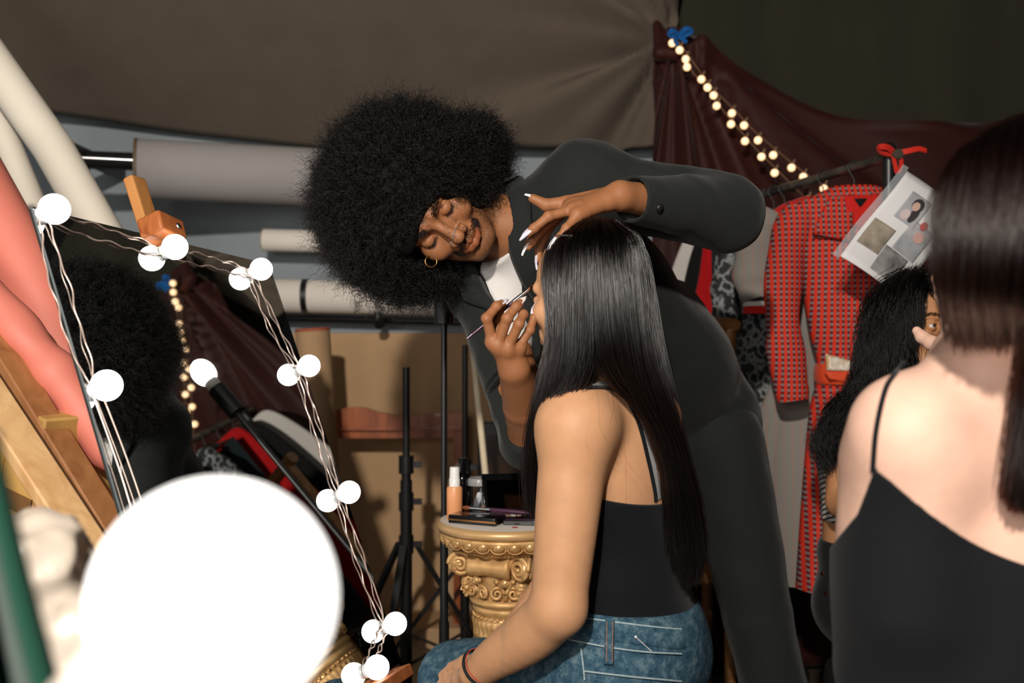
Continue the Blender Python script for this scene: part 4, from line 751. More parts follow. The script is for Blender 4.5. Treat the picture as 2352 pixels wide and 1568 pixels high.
c = onp(1044, 1190); t = thing('foundation_bottle', c, 'peach make-up bottle with a white pump cap on the pedestal', 'bottle'); MB().lathe([(.001, 0), (.0155, 0), (.0165, .002), (.0165, .062), (.015, .0655), (.0095, .067), (.0095, .07)], c, 32).build('bottle', PEACH, t); MB().lathe([(.0115, .0665), (.0115, .082), (.0105, .083), (.0098, .1055), (.009, .1065), (.001, .1065)], c, 28).build('cap', WHITEP, t)
c = onp(1062, 1180); t = thing('spray_bottle', c, 'slim black bottle behind the peach one', 'bottle'); BLK = M('gloss_black', (12, 12, 13), rough=.15, var=.05, coat=.5); MB().lathe([(.001, 0), (.0155, 0), (.0165, .002), (.0165, .075), (.012, .088), (.0085, .09)], c, 28).build('bottle', BLK, t); MB().lathe([(.0085, .088), (.0085, .119), (.001, .12)], c, 20).build('cap', BLK, t)
def glass(name, col=(.95, .97, .98)):
    m = bpy.data.materials.new(name); m.use_nodes = True; n, l = nt(m); n.remove(n['Principled BSDF']); tr = n.new('ShaderNodeBsdfTransparent'); tr.inputs[0].default_value = (*col, 1); g = n.new('ShaderNodeBsdfGlossy'); g.inputs['Roughness'].default_value = .05; lw = n.new('ShaderNodeLayerWeight'); lw.inputs[0].default_value = .45; mx = n.new('ShaderNodeMixShader'); l.new(lw.outputs['Fresnel'], mx.inputs[0]); l.new(tr.outputs[0], mx.inputs[1]); l.new(g.outputs[0], mx.inputs[2]); l.new(mx.outputs[0], n['Material Output'].inputs[0]); return m
CLEAR = glass('clear_plastic'); c = onp(1101, 1180); jr = thing('clear_jar', c, 'clear lidded jar of white swabs on the pedestal', 'jar'); MB().lathe([(.001, .001), (.024, .001), (.025, .003), (.025, .06), (.0255, .064)], c, 36).build('jar', CLEAR, jr); MB().lathe([(.0265, .062), (.0265, .075), (.025, .077), (.001, .077)], c, 36).build('lid', M('hazy_lid', (200, 200, 200), rough=.25, alpha=.45), jr)
r_ = np.random.default_rng(3)
for k in range(7):
    a = r_.uniform(0, 6.28); d = np.array([math.cos(a), math.sin(a), 0]); p0 = c + d * .014 + [0, 0, .006]; p1 = c - d * r_.uniform(-.004, .012) + np.array([0, 0, r_.uniform(.03, .05)]); tag(MB().tube([p0, (p0 + p1) / 2 + d * .002, p1], [.0034, .0042, .003], 10).build('cosmetic_swab', M('soft_white', (222, 222, 226), rough=.7, var=.02)), 'white cosmetic swab inside the clear jar', 'swab', 'swabs in the clear jar')
c = onp(1117, 1184) + np.array([.002, -.004, .012]); tag(MB().ball(c, (.0155, .0155, .0125), 24).build('makeup_sponge', M('peach_sponge', (204, 140, 104), rough=.9, bump=.3, bscale=900)), 'peach egg sponge in front of the clear jar', 'sponge')
# open palette with mirror lid
pc = onp(1190, 1196); pa = thing('eyeshadow_palette', pc, 'open black palette with a mirrored lid and pale pans', 'palette'); Rp = rot((0, 0, 1), 14); MB().box(pc + [.0, .01, .006], (.12, .06, .01), Rp).build('case', BLK, pa, bevel=.0015)
for k in range(9): MB().box(pc + Rp @ np.array([-.048 + k * .012, .012, .0115]) + [0, .01, 0], (.0095, .042, .0016), Rp).build('pan', M('pan_shade', ((214, 200, 182), (190, 150, 130), (160, 120, 100))[k % 3], rough=.5, var=.05), pa)
Rl = Rp @ rot((1, 0, 0), 66); lc = pc + Rp @ np.array([-.0, .046, .0]) + [0, 0, .012]; lm = lc + Rl @ np.array([0, .04, 0]); lid = MB().box(lm, (.12, .084, .006), Rl).build('lid', BLK, pa, bevel=.0015); MB().box(lm + Rl @ np.array([0, -.004, .0034]), (.104, .062, .0012), Rl).build('lid_mirror', M('small_mirror', (150, 140, 135), rough=.06, metal=1, var=.05), lid)
c1 = onp(1096, 1200); Rc = rot((0, 0, 1), -24); t = thing('compact', c1, 'black compact with gold-banded edge at the front of the pedestal', 'compact'); MB().box(c1 + [0, 0, .0085], (.105, .052, .017), Rc).build('case', BLK, t, bevel=.0018); MB().box(c1 + [0, 0, .0075], (.1058, .0528, .0035), Rc).build('band', M('rose_gold', (214, 150, 96), rough=.2, metal=1), t)
c2 = onp(1215, 1202); tag(MB().box(c2 + [.01, 0, .005], (.12, .05, .010), rot((0, 0, 1), -6)).build('slim_palette', BLK, bevel=.0015), 'closed slim black palette under the purple brush', 'palette')
a, b = onp(1080, 1188) + np.array([0, -.015, .022]), onp(1245, 1196) + np.array([0, -.01, .016]); t = thing('powder_brush', (a + b) / 2, 'purple-handled brush lying across the compact', 'brush'); d = b - a; MB().tube([a, a + d * .28], .0042, 12).build('ferrule', METAL, t); MB().tube([a + d * .28, a + d * .6, b], [.0044, .0052, .0036], 12).build('handle', PURPLE, t); MB().tube([a - d * .1, a - d * .05, a], [.003, .005, .0042], 12).build('bristle', BRISTLE, t)
c = onp(1183, 1211); MB().lathe([(.001, .0006), (.006, .0006), (.0065, 0)], c, 14).build('lipstick_mark', M('lipstick_red', (176, 60, 54), rough=.6), pd)
# ================================================================ the make-up artist
EM = P(1006, 518, 1.80); u0 = nrm((-.933, 0, .36)); r0 = nrm((-.36, 0, -.933))
RA = head_frame(r0, (0, -1, 0), u0, 31, 14); HA = Head(EM - RA @ np.array([0, .085, 0]), RA, 1.03)
ROOT_A = thing('person', P(1720, 784, 2.3) * np.array([1, 1, 0]), 'person with a large afro leaning over in a black jacket, holding a thin brush', 'person')
A = SDF(); add_head(A, HA, smile=1.1, jaw=1.02, nose=1.0)
nb = P(1205, 530, 2.0); sL = P(1345, 432, 1.94); sR = P(1120, 645, 2.05); pel = P(1645, 985, 2.32)
A.cap(HA.w(0, -.022, -.05), P(1175, 522, 1.955), .052, .06, .02); A.cap(P(1175, 522, 1.955), nb, .06, .07, .02)
spine = nrm(pel - nb); Eax = nrm(sL - sR - spine * np.dot(sL - sR, spine)); Nax = np.cross(Eax, spine)
if Nax[1] > 0: Nax = -Nax
RT = np.stack([Eax, Nax, spine], 1)
def torso_A(S, g, k=.05):
    S.cap(sL, sR, .07 + g, .07 + g, k); S.ell(nb + spine * .20, (.155 + g, .105 + g, .24 + g), RT, k); S.ell(nb + spine * .45, (.14 + g, .10 + g, .2 + g), RT, k); S.ell(pel, (.08 + g, .085 + g, .1 + g), RT, k)
torso_A(A, -.012)
eL = P(1672, 488, 1.90); wL = P(1425, 450, 1.695); eR = P(1222, 1005, 1.87); wR = P(1181, 848, 1.685)
A.chain([sL, eL], [.052, .043], .03); A.chain([eL, wL], [.043, .0255], .02); A.chain([sR, eR], [.052, .043], .03); A.chain([eR, (eR + wR) / 2, wR], [.042, .037, .0265], .02)
hL, hR = P(1655, 1010, 2.26), P(1648, 1010, 2.40); kL = P(1738, 1410, 2.26); kR = P(1735, 1380, 2.45); aL = np.array([kL[0] + .1, 2.28, .09]); aR = np.array([kR[0] + .12, 2.55, .09])
for hp, kn, an in ((hL, kL, aL), (hR, kR, aR)): A.chain([hp, kn, an], [.085, .058, .042], .03); A.cap(an + np.array([.0, .03, -.045]), an + np.array([-.13, -.1, -.05]), .036, .03, .03)
# left hand, palm down above the client's forehead
L = dict(pinky=PP((1326, 494, 1.643), (1301, 524, 1.632), (1286, 545, 1.63), (1275, 556, 1.63)), ring=PP((1316, 482, 1.658), (1260, 497, 1.645), (1227, 524, 1.645), (1213, 536, 1.645)),
         middle=PP((1313, 474, 1.675), (1252, 515, 1.678), (1222, 552, 1.68), (1213, 566, 1.68)), index=PP((1312, 470, 1.694), (1257, 527, 1.712), (1238, 570, 1.72), (1236, 596, 1.717)))
def palm(S, wr, fingers, dors):
    for nm in ('index', 'middle', 'ring', 'pinky'):
        m = fingers[nm][0]; S.cap(wr + (m - wr) * .12, m, .0155, .0108, .011)
    S.ell(wr, .0205, None, .015); ms = [fingers[q][0] for q in ('index', 'middle', 'ring', 'pinky')]
    for a, b in zip(ms, ms[1:]): S.cap(a + (wr - a) * .12, b + (wr - b) * .12, .0105, .0105, .008)
    S.cap(wr * .7 + ms[0] * .3, wr * .7 + ms[3] * .3, .0135, .0125, .012)
for nm in ('index', 'middle', 'ring', 'pinky'): pass
palm(A, wL, L, None)
for nm, r in (('pinky', .0079), ('ring', .0089), ('middle', .0093), ('index', .009)): add_finger(A, L[nm], r, r * .72)
thL = PP((1385, 452, 1.712), (1302, 466, 1.715), (1255, 471, 1.715), (1224, 456, 1.715)); A.chain(thL, [.016, .0125, .0108, .008], .009)
# right hand, holding the brush upright
Rh = dict(index=PP((1131, 785, 1.655), (1118, 731, 1.64), (1141, 703, 1.652), (1152, 697, 1.66)), middle=PP((1143, 793, 1.652), (1165, 731, 1.634), (1186, 704, 1.645), (1195, 695, 1.652)),
          ring=PP((1166, 800, 1.655), (1192, 744, 1.638), (1202, 722, 1.652), (1200, 716, 1.665)), pinky=PP((1192, 797, 1.664), (1217, 758, 1.66), (1226, 730, 1.668), (1228, 716, 1.672)))
palm(A, wR, Rh, None)
for nm, r in (('index', .0092), ('middle', .0094), ('ring', .009), ('pinky', .0078)): add_finger(A, Rh[nm], r, r * .72)
A.chain(PP((1160, 800, 1.685), (1135, 745, 1.69), (1143, 712, 1.685), (1152, 700, 1.68)), [.015, .0115, .0105, .008], .006)
for q in (L, Rh):
    for nm in q: A.ell(q[nm][0], .0113, None, .008)
lo1, hi1 = around([HA.w(0, 0, 0)], .155); lo1[0] -= .0; hi1 = np.maximum(hi1, nb + [.02, .05, -.02]); hi1[0] = nb[0] + .02
lo2, hi2 = around([x for q in L.values() for x in q] + thL + [wL], .028); hi2[0] += .03
lo3, hi3 = around([x for q in Rh.values() for x in q] + [wR, (wR + eR) / 2], .045)
v, f = limb_mesh(A, [(lo1, hi1, .0021), (lo2, hi2, .0017), (lo3, hi3, .0019)], (-.5, 1.45, -.02), (1.0, 2.85, 1.6), .009)
SKIN_A = skin_mat('brown_skin', (158, 104, 68))
bodyA = mk('body', v, f, SKIN_A, ROOT_A)
Lc = HA.loc(v); tint = lips_tint(Lc); x, y, z = Lc.T
face = (np.abs(x) < .09) & (y > -.03) & (y < .125) & (z < .08) & (z > -.14)
beard = np.where(face & (y > .0), np.clip((-.062 - z) / .03 + np.abs(x) * 4, 0, 1) * np.clip((.125 + z) / .012, 0, 1), 0) * (1 - np.clip(1.3 - (np.abs(x) / .034) ** 2 - ((z + .073) / .02) ** 2, 0, 1))
tint *= (1 - .38 * beard)[:, None]; vcol(bodyA, 'tint', tint)
# surface samples of the face for brows, lashes, moustache
fi = np.flatnonzero(face & (y > 0)); fv = v[fi]; fn = np.array([0, 0, 0.]) + np.stack([(A(fv + .002 * e, HA.C, .2) - A(fv - .002 * e, HA.C, .2)) for e in np.eye(3)], 1); fn /= np.linalg.norm(fn, axis=1, keepdims=True) + 1e-9
x, y, z = Lc[fi].T; ax = np.abs(x); R_, U_, N_ = RA[:, 0], RA[:, 2], RA[:, 1]
brow = (ax > .012) & (ax < .056) & (np.abs(z - (.021 + .004 * np.sin((ax - .012) / .044 * 2.6) - .05 * np.clip(ax - .045, 0, 1))) < .0048) & (y > .04)
for q in (-1, 1): whiskers(fv, fn, brow & (x * q > 0), 620, .0075, .0002, q * R_ * .9 + U_ * .25, CURL_HAIR, 'eyebrow', bodyA, jit=.2)
mou = (ax < .036) & (z > -.0605 - .2 * np.clip(ax - .012, 0, 1)) & (z < -.0525 - .22 * np.clip(ax - .006, 0, 1) + .002) & (y > .05) | (ax > .025) & (ax < .036) & (z < -.055) & (z > -.072) & (y > .05)
for q in (-1, 1): whiskers(fv, fn, mou & (x * q > 0), 760, .0055, .00017, q * R_ * .5 - U_ * .5, CURL_HAIR, 'moustache', bodyA, jit=.3)
bd = (z < -.075) & (z > -.122) & (ax > .018 - .0) & (ax < .062) & (y > -.01) | (z < -.094) & (z > -.122) & (y > .03) | (ax > .05) & (z < -.02) & (z > -.08) & (y > -.005) & (y < .03)
whiskers(fv, fn, bd, 4200, .0028, .00011, -U_ * .5, CURL_HAIR, 'beard_stubble', bodyA, jit=.5)
for q in (-1, 1):
    la = (ax > .017) & (ax < .048) & (np.abs(z + .0085) < .0016) & (y > .05); whiskers(fv, fn, la & (x * q > 0), 170, .0065, .00016, N_ * .6 - U_ * .75 + q * R_ * .2, CURL_HAIR, 'eyelashes', bodyA, jit=.15)
# nails
for nm, m in (('pinky', NAIL), ('ring', NAIL_P), ('middle', NAIL), ('index', NAIL_P)):
    q = L[nm]; bend = np.cross(q[-1] - q[-2], q[0] - q[1]); d = nrm(q[1] - (q[0] + q[-1]) / 2) + np.array([0, -.5, .3]); nail(bodyA, q[-1], q[-2], d, m, .0245)
nail(bodyA, thL[-1], thL[-2], (0, -.5, 1), NAIL, .022)
for nm, m in (('index', NAIL_P), ('middle', NAIL), ('pinky', NAIL_P)):
    q = Rh[nm]; nail(bodyA, q[-1], q[-2], np.array([-.2, -1, .5]), m, .0235)
# jewellery
ch = spline(PP((1034, 563, 1.72), (1040, 548, 1.70), (1044, 533, 1.695), (1049, 519, 1.715)), 15); ch = [hit(A, *( (1176 + F * c[0] / c[1]), 784 - F * (c[2] - ZC) / c[1])) for c in ch]
mb = MB(); [mb.ball(c + np.array([0, -.0012, 0]), .00115, 8) for c in spline(ch, 26)]; mb.build('nose_chain', METAL, bodyA)
a = np.linspace(0, 2 * np.pi, 33); ec = P(990, 600, 1.83); MB().tube([ec + .0105 * (math.cos(t) * np.array([1, .3, 0]) + math.sin(t) * np.array([0, .1, 1])) for t in a], .0011, 8).build('hoop_earring', GOLD, bodyA)
# afro
hc = P(928, 466, 1.915)
HR = SDF(); HR.ell(hc, (.158, .15, .172), None, .05); HR.ell(P(1085, 360, 1.98), (.06, .09, .07), None, .05)
HR.ell(HA.w(.012, .12, -.046), np.array([.088, .12, .098]), RA, .012, '-'); HR.cap(HA.w(0, .11, -.05), HA.w(0, .11, -.05) + np.array([.03, -.3, .02]), .08, .09, .012, '-'); HR.cap(HA.w(0, .06, -.09), P(1180, 560, 1.88), .06, .06, .02, '-')
HR.post = lambda p: .009 * wob(p, 38, 3) + .006 * wob(p, 85, 4)
hv, hf = HR.mesh(hc - .25, hc + .26, .006); hairA = mk('hair', hv, hf, HAIR_CORE, ROOT_A); hn = HR.normals
fuzz(hv, hn, 26000, .034, .00032, CURL_HAIR, 'hair_strands', hairA, turns=4, coil=.0032, K=22, lift=1.3, keep=lambda q: ~((HA.loc(q)[:, 1] > .015) & (HA.loc(q)[:, 2] < .04 + .16 * np.clip(HA.loc(q)[:, 0], -.03, .06)) & (np.abs(HA.loc(q)[:, 0] - .008) < .066)))
# small ringlets that fall over the forehead and below the hair
r_ = np.random.default_rng(4); rl = []
for px, py, d, dx, dy in ((1012, 470, 1.79, .010, -.006), (1046, 455, 1.80, .016, -.01), (1030, 510, 1.77, .02, -.02), (822, 690, 1.93, 0, -.022), (1035, 605, 1.86, .012, -.022), (870, 700, 1.93, .003, -.012), (1020, 248, 1.95, .004, .012)):
    for k in range(3 if px > 1000 else 9):
        b = P(px + r_.normal() * 7, py + r_.normal() * 7, d); u = np.linspace(0, 1, 22)[:, None]; ph = u * 22 + r_.random() * 6
        rl.append(b + u * np.array([dx, 0, dy]) * r_.uniform(.5, 1.3) + .0032 * np.concatenate([np.cos(ph), np.sin(ph) * .6, np.sin(ph)], 1))
strands('hair_ringlet', np.array(rl), .0002, CURL_HAIR, hairA)
# white tee, jacket, trousers
def torso_shell(g): S = SDF(); torso_A(S, g); return S
T = torso_shell(.004); T.cap(HA.w(0, -.01, -.09), nb + spine * .02, .07, .078, .02); 
collar_c = P(1140, 600, 1.93); T.cut(P(1172, 530, 1.96), -spine * .85 + np.array([-.25, -.1, .0])); T.other(lambda p: (p - pel) @ spine, .004)
T.post = lambda p: .002 * wob(p, 60, 8)
T.chain([sR, sR * .6 + eR * .4], [.062, .055], .03)
tv, tf = T.mesh(*around([sL, sR, nb, pel], .25), .005); mk('t_shirt', tv, tf, WHITE_TEE, ROOT_A)
J0 = torso_shell(.022); J0.chain([sL, eL], [.078, .067], .035); J0.chain([sR, eR], [.08, .058], .035)
J0.ell(pel + spine * .0, (.095, .11, .11), RT, .05); J0.cap(P(1545, 690, 2.2), P(1655, 920, 2.32), .045, .036, .06)
J0.cap(P(1670, 930, 2.28), P(1598, 1036, 2.24), .04, .04, .04); J0.cap(P(1632, 800, 2.24), P(1694, 912, 2.29), .026, .026, .04)
J = torso_shell(.022); J.it = list(J0.it)
J.chain([eL, P(1450, 457, 1.712)], [.066, .041], .02); J.chain([eR, eR + (wR - eR) * .17], [.06, .05], .02)
wl2 = P(1450, 457, 1.712); fa = nrm(wl2 - eL); J.other(lambda p: np.where(np.linalg.norm(p - wl2, axis=1) < .11, (p - wl2) @ fa, -1), .003)
J.cap(wl2 - fa * .03, wl2 + fa * .1, .034, .036, .003, '-'); fr = nrm(wR - eR); cR = eR + (wR - eR) * .17
J.other(lambda p: np.where(np.linalg.norm(p - cR, axis=1) < .11, (p - cR) @ fr, -1), .003); J.cap(cR - fr * .03, cR + fr * .1, .042, .042, .003, '-')
hem = pel + spine * .02; J.other(lambda p: np.where(p[:, 0] > .12, (p - hem) @ spine, -1), .004)
open_px = [(1120, 575), (1142, 625), (1180, 690), (1222, 760), (1262, 850)]
oh = [hit(J0, *q) for q in open_px]; J.chain([o + Nax * .01 for o in oh], [.055, .044, .044, .044, .05], .006, '-')
J.chain([HA.w(0, -.01, -.06), P(1150, 545, 1.94), P(1165, 560, 1.93)], [.07, .07, .062], .006, '-')
J.post = lambda p: .006 * wob(p, 24, 11) * np.clip(np.minimum(np.linalg.norm(p - eL, axis=1), np.linalg.norm(p - eR, axis=1)) * -6 + 1.6, .25, 1) * np.clip(np.minimum(np.linalg.norm(p - wl2, axis=1), np.linalg.norm(p - cR, axis=1)) * 9 - .35, .08, 1) + .0012 * wob(p, 90, 12)
jv, jf = J.mesh(*around([sL, sR, nb, pel, eL, eR, wl2], .22), .0042); jacket = mk('jacket', jv, jf, BLACK_WOOL, ROOT_A)
def flap(pts, wid, side, off, name, parent, mat, th=.003):
    """collar leaf folded along a line on the jacket"""
    q = spline(pts, 30); base = np.array([hit(J0, *x) for x in q]); base = spline(base[::4], 30); n0 = np.array([grad(J0, b, .01) for b in base]); T_ = np.gradient(base, axis=0); G = []
    for i, (b, n1, t) in enumerate(zip(base, n0, T_)):
        t = nrm(t); sd = nrm(np.cross(n1, t)) * side; wdt = np.interp(i / 29, np.linspace(0, 1, len(wid)), wid)
        G.append([b + n1 * off * .2, b + sd * wdt * .15 + n1 * off * 1.25, b + sd * wdt * .6 + n1 * off, b + sd * wdt + n1 * off * .55])
    o = MB().grid(G).build(name, mat, parent, solid=th); return o
flap([(1160, 400), (1172, 470), (1168, 560), (1196, 640), (1240, 720)], [.03, .05, .062, .05, .008], 1, .014, 'collar', jacket, BLACK_WOOL)
flap([(1078, 588), (1095, 615), (1120, 665), (1150, 720)], [.02, .045, .05, .012], -1, .012, 'collar', jacket, BLACK_WOOL)
bc = hit(J, 1515, 478); bn = grad(J, bc, .008); MB().lathe([(.0005, .004), (.006, .004), (.008, .002), (.008, -.002)], bc, 18, bn).build('button', M('black_button', (28, 28, 28), rough=.3, var=.05), jacket)
bc = hit(J, 1073, 640); bn = grad(J, bc, .008); MB().lathe([(.0005, .004), (.004, .004), (.005, .002), (.005, -.002)], bc, 16, bn).build('button', GOLD, jacket)
TR = SDF(); TR.ell(pel, (.08, .08, .08), RT, .03)
for hp, kn, an in ((hL, kL, aL), (hR, kR, aR)): TR.chain([hp, kn, an + np.array([0, 0, .0])], [.098, .08, .068], .03)
TR.cap(hL, hR, .068, .068, .03); TR.post = lambda p: .004 * wob(p * np.array([1, 1, .5]), 24, 21) + .0012 * wob(p, 80, 22); TR.cut((0, 0, .06), (0, 0, -1))
rv, rf = TR.mesh((.2, 1.9, 0), (1.0, 2.85, 1.1), .007); mk('trousers', rv, rf, BLACK_WOOL, ROOT_A)
SH = SDF()
for an in (aL, aR): SH.cap(an + np.array([.0, .03, -.047]), an + np.array([-.13, -.1, -.052]), .042, .036, .03); SH.cap(an + np.array([.0, .03, -.04]), an, .042, .05, .03)
SH.cut((0, 0, .002), (0, 0, -1)); sv, sf = SH.mesh(*around([aL, aR], .28), .008)
shoe_l = sv[sf].mean(1)[:, 1] < 2.42
for m in (shoe_l, ~shoe_l):
    u, inv = np.unique(sf[m], return_inverse=True); mk('shoe', sv[u], inv.reshape(-1, 4), M('black_leather', (20, 20, 20), rough=.35, var=.1), ROOT_A)
# the brush in the right hand
b0, b1 = P(1072, 778, 1.67), P(1229, 653, 1.69); br = thing('makeup_brush', b0, 'thin purple-handled eye brush held in the leaning person\'s fingers', 'brush'); bd_ = b1 - b0
MB().tube([b0, b0 + bd_ * .3, b0 + bd_ * .68], [.0018, .0032, .0034], 12).build('handle', PURPLE, br); MB().tube([b0 + bd_ * .68, b0 + bd_ * .8, b0 + bd_ * .9], [.0036, .0036, .0030], 12).build('ferrule', METAL, br)
MB().tube([b0 + bd_ * .9, b0 + bd_ * .95, b0 + bd_], [.0029, .0032, .0008], 10).build('bristle', BRISTLE, br)
# ================================================================ the seated client with long straight hair
ROOT_B = thing('person', P(1450, 1500, 1.75) * np.array([1, 1, 0]), 'seated person with long straight black hair in a black camisole and blue jeans', 'person')
fb = nrm((-.74, .67, -.06)); ub = nrm((-.03, 0, 1)); ub = nrm(ub - fb * np.dot(fb, ub)); rb = np.cross(fb, ub)
RB = np.stack([rb, fb, ub], 1); HB = Head(P(1338, 681, 1.668), RB, .93)
B = SDF(); add_head(B, HB, ears=True)
ft = nrm((-.82, .57, 0)); lt = nrm((-.57, -.82, 0)); up = np.array([0, 0, 1.])
nB = P(1425, 900, 1.715); chest = P(1428, 1050, 1.735); waist = P(1440, 1330, 1.745); hip = P(1450, 1500, 1.765)
RTB = np.stack([lt, ft, up], 1)
sBL = P(1322, 985, 1.585); sBR = chest + (chest - sBL) * np.array([1, 1, 0]) * .72 + np.array([0, 0, sBL[2] - chest[2]])
eB = P(1283, 1395, 1.555); wB = P(1092, 1547, 1.68)
B.cap(HB.w(0, -.03, -.05), nB, .05, .058, .02); B.cap(nB, nB - up * .05, .062, .07, .03)
def torso_B(S, g, k=.05):
    S.cap(sBL + (nB - sBL) * .25, sBR, .05 + g, .05 + g, k); S.ell(chest - up * .01, (.145 + g, .098 + g, .16 + g), RTB, k); S.ell(waist, (.118 + g, .088 + g, .17 + g), RTB, k); S.ell(hip, (.155 + g, .118 + g, .12 + g), RTB, k)
    S.ell(chest + ft * .07 - up * .04 + lt * .06, .055 + g, None, .04)
torso_B(B, 0); B.cap(nB - up * .01, sBL + up * .012, .04, .04, .04)
B.ell(sBL, .058, None, .04); limb(B, [sBL, sBL + (eB - sBL) * .4, sBL + (eB - sBL) * .75, eB], [.055, .052, .047, .043], .03)
m1 = eB + (wB - eB) * .35 + np.array([.004, 0, -.004]); limb(B, [eB, m1, eB + (wB - eB) * .75, wB], [.043, .043, .034, .0255], .015)
eBR = sBR + np.array([-.12, .04, -.24]); wBR = P(1120, 1545, 1.95); B.chain([sBR, eBR, wBR], [.05, .042, .028], .02)
for kx, hpx in ((P(1045, 1568, 1.92), hip + lt * .085 - up * .02), (P(1120, 1560, 2.15), hip - lt * .085 - up * .02)):
    an = np.array([kx[0] - .02, kx[1] - .05, .09]); B.chain([hpx, kx, an], [.08, .056, .04], .03); B.cap(an + np.array([0, 0, -.05]), an + np.array([-.13, .08, -.055]), .034, .028, .03)
# left hand lying on the thigh
HBn = dict(index=PP((1052, 1552, 1.735), (1030, 1560, 1.765), (1014, 1572, 1.775), (1004, 1584, 1.78)), middle=PP((1053, 1562, 1.725), (1032, 1574, 1.752), (1018, 1588, 1.764), (1010, 1600, 1.77)),
           ring=PP((1058, 1570, 1.715), (1040, 1584, 1.742), (1026, 1590, 1.75), (1018, 1600, 1.752)), pinky=PP((1066, 1575, 1.705), (1050, 1590, 1.728), (1040, 1602, 1.735), (1034, 1610, 1.737)))
palm(B, wB, HBn, None)
for nm, r in (('index', .0088), ('middle', .009), ('ring', .0085), ('pinky', .0074)): add_finger(B, HBn[nm], r, r * .75)
B.chain(PP((1098, 1524, 1.70), (1068, 1519, 1.735), (1040, 1532, 1.765), (1016, 1550, 1.785)), [.016, .0115, .0098, .0075], .008)
lo1, hi1 = around([HB.C], .14); lo2, hi2 = around([x for q in HBn.values() for x in q] + [wB], .03); lo2[2] -= .0
lo3, hi3 = np.array([-.02, 1.4, .5]), np.array([.36, 1.95, 1.07])
v, f = limb_mesh(B, [(np.array([lo1[0], lo1[1], lo3[2] + .57]), hi1, .0027), (lo3, hi3, .0036), (lo2, np.minimum(hi2, [-.02, 9, 9]), .002)], (-.35, 1.35, -.02), (.5, 2.4, 1.4), .009)
SKIN_B = skin_mat('tan_skin', (208, 156, 116)); bodyB = mk('body', v, f, SKIN_B, ROOT_B); Lc = HB.loc(v); tint = lips_tint(Lc); vcol(bodyB, 'tint', tint)
fi = np.flatnonzero((np.abs(Lc[:, 0]) < .08) & (Lc[:, 1] > .04) & (np.abs(Lc[:, 2]) < .05)); fv = v[fi]; fn = np.stack([(B(fv + .002 * e, HB.C, .2) - B(fv - .002 * e, HB.C, .2)) for e in np.eye(3)], 1); fn /= np.linalg.norm(fn, axis=1, keepdims=True) + 1e-9
x, y, z = Lc[fi].T; ax = np.abs(x)
for q in (-1, 1):
    whiskers(fv, fn, (ax > .012) & (ax < .054) & (np.abs(z - .022) < .004) & (x * q > 0), 400, .007, .00026, q * RB[:, 0], BLACK_HAIR, 'eyebrow', bodyB, jit=.2)
    whiskers(fv, fn, (ax > .017) & (ax < .047) & (np.abs(z + .0085) < .0018) & (x * q > 0), 160, .009, .0003, RB[:, 1] * .8 - RB[:, 2] * .4, BLACK_HAIR, 'eyelashes', bodyB, jit=.15)
NAT_NAIL = M('natural_nail', (214, 160, 138), rough=.25, var=.03, coat=.4)
for nm in HBn: nail(bodyB, HBn[nm][-1], HBn[nm][-2], (-.1, -.4, 1), NAT_NAIL, .0125, .0048)
th_ = PP((1040, 1532, 1.765), (1016, 1550, 1.785)); nail(bodyB, th_[1], th_[0], (-.2, -.5, 1), NAT_NAIL, .013, .0052)
# hair
GL = [[(1335, 522, 1.66), (1276, 560, 1.655), (1257, 630, 1.64), (1266, 715, 1.625), (1266, 790, 1.62), (1252, 860, 1.62), (1236, 930, 1.625), (1222, 1010, 1.64), (1216, 1090, 1.65), (1224, 1190, 1.66)],
      [(1348, 518, 1.64), (1300, 560, 1.6), (1288, 640, 1.575), (1290, 740, 1.57), (1286, 830, 1.575), (1268, 910, 1.585), (1248, 970, 1.6), (1232, 1040, 1.635), (1226, 1100, 1.65), (1228, 1160, 1.66)],
      [(1358, 516, 1.62), (1330, 560, 1.575), (1325, 650, 1.555), (1326, 750, 1.553), (1322, 830, 1.558), (1300, 890, 1.568), (1276, 930, 1.575), (1252, 975, 1.59), (1240, 1010, 1.615), (1234, 1060, 1.64)],
      [(1366, 515, 1.615), (1356, 560, 1.567), (1356, 650, 1.55), (1358, 760, 1.55), (1358, 830, 1.558), (1338, 880, 1.57), (1310, 912, 1.58), (1280, 935, 1.585), (1258, 965, 1.59), (1244, 1000, 1.61)]]
GR = [[(1366, 515, 1.615), (1356, 560, 1.567), (1356, 650, 1.55), (1362, 760, 1.55), (1386, 850, 1.565), (1458, 918, 1.592), (1516, 990, 1.607), (1538, 1090, 1.62), (1544, 1190, 1.63), (1542, 1260, 1.635)],
      [(1376, 515, 1.615), (1388, 560, 1.57), (1394, 650, 1.55), (1402, 760, 1.55), (1428, 860, 1.568), (1486, 945, 1.59), (1530, 1040, 1.605), (1542, 1140, 1.615), (1552, 1220, 1.625), (1557, 1300, 1.63)],
      [(1386, 516, 1.625), (1416, 562, 1.585), (1428, 650, 1.565), (1442, 760, 1.565), (1466, 880, 1.58), (1508, 990, 1.6), (1546, 1100, 1.612), (1566, 1180, 1.622), (1576, 1260, 1.63), (1574, 1330, 1.638)],
      [(1398, 517, 1.64), (1450, 560, 1.605), (1468, 655, 1.6), (1478, 780, 1.597), (1506, 900, 1.605), (1546, 1020, 1.622), (1578, 1120, 1.632), (1592, 1200, 1.64), (1597, 1270, 1.645), (1590, 1340, 1.65)],
      [(1408, 521, 1.68), (1470, 572, 1.675), (1492, 660, 1.67), (1510, 790, 1.658), (1534, 910, 1.652), (1566, 1030, 1.662), (1592, 1130, 1.668), (1602, 1200, 1.672), (1604, 1260, 1.676), (1598, 1320, 1.68)]]
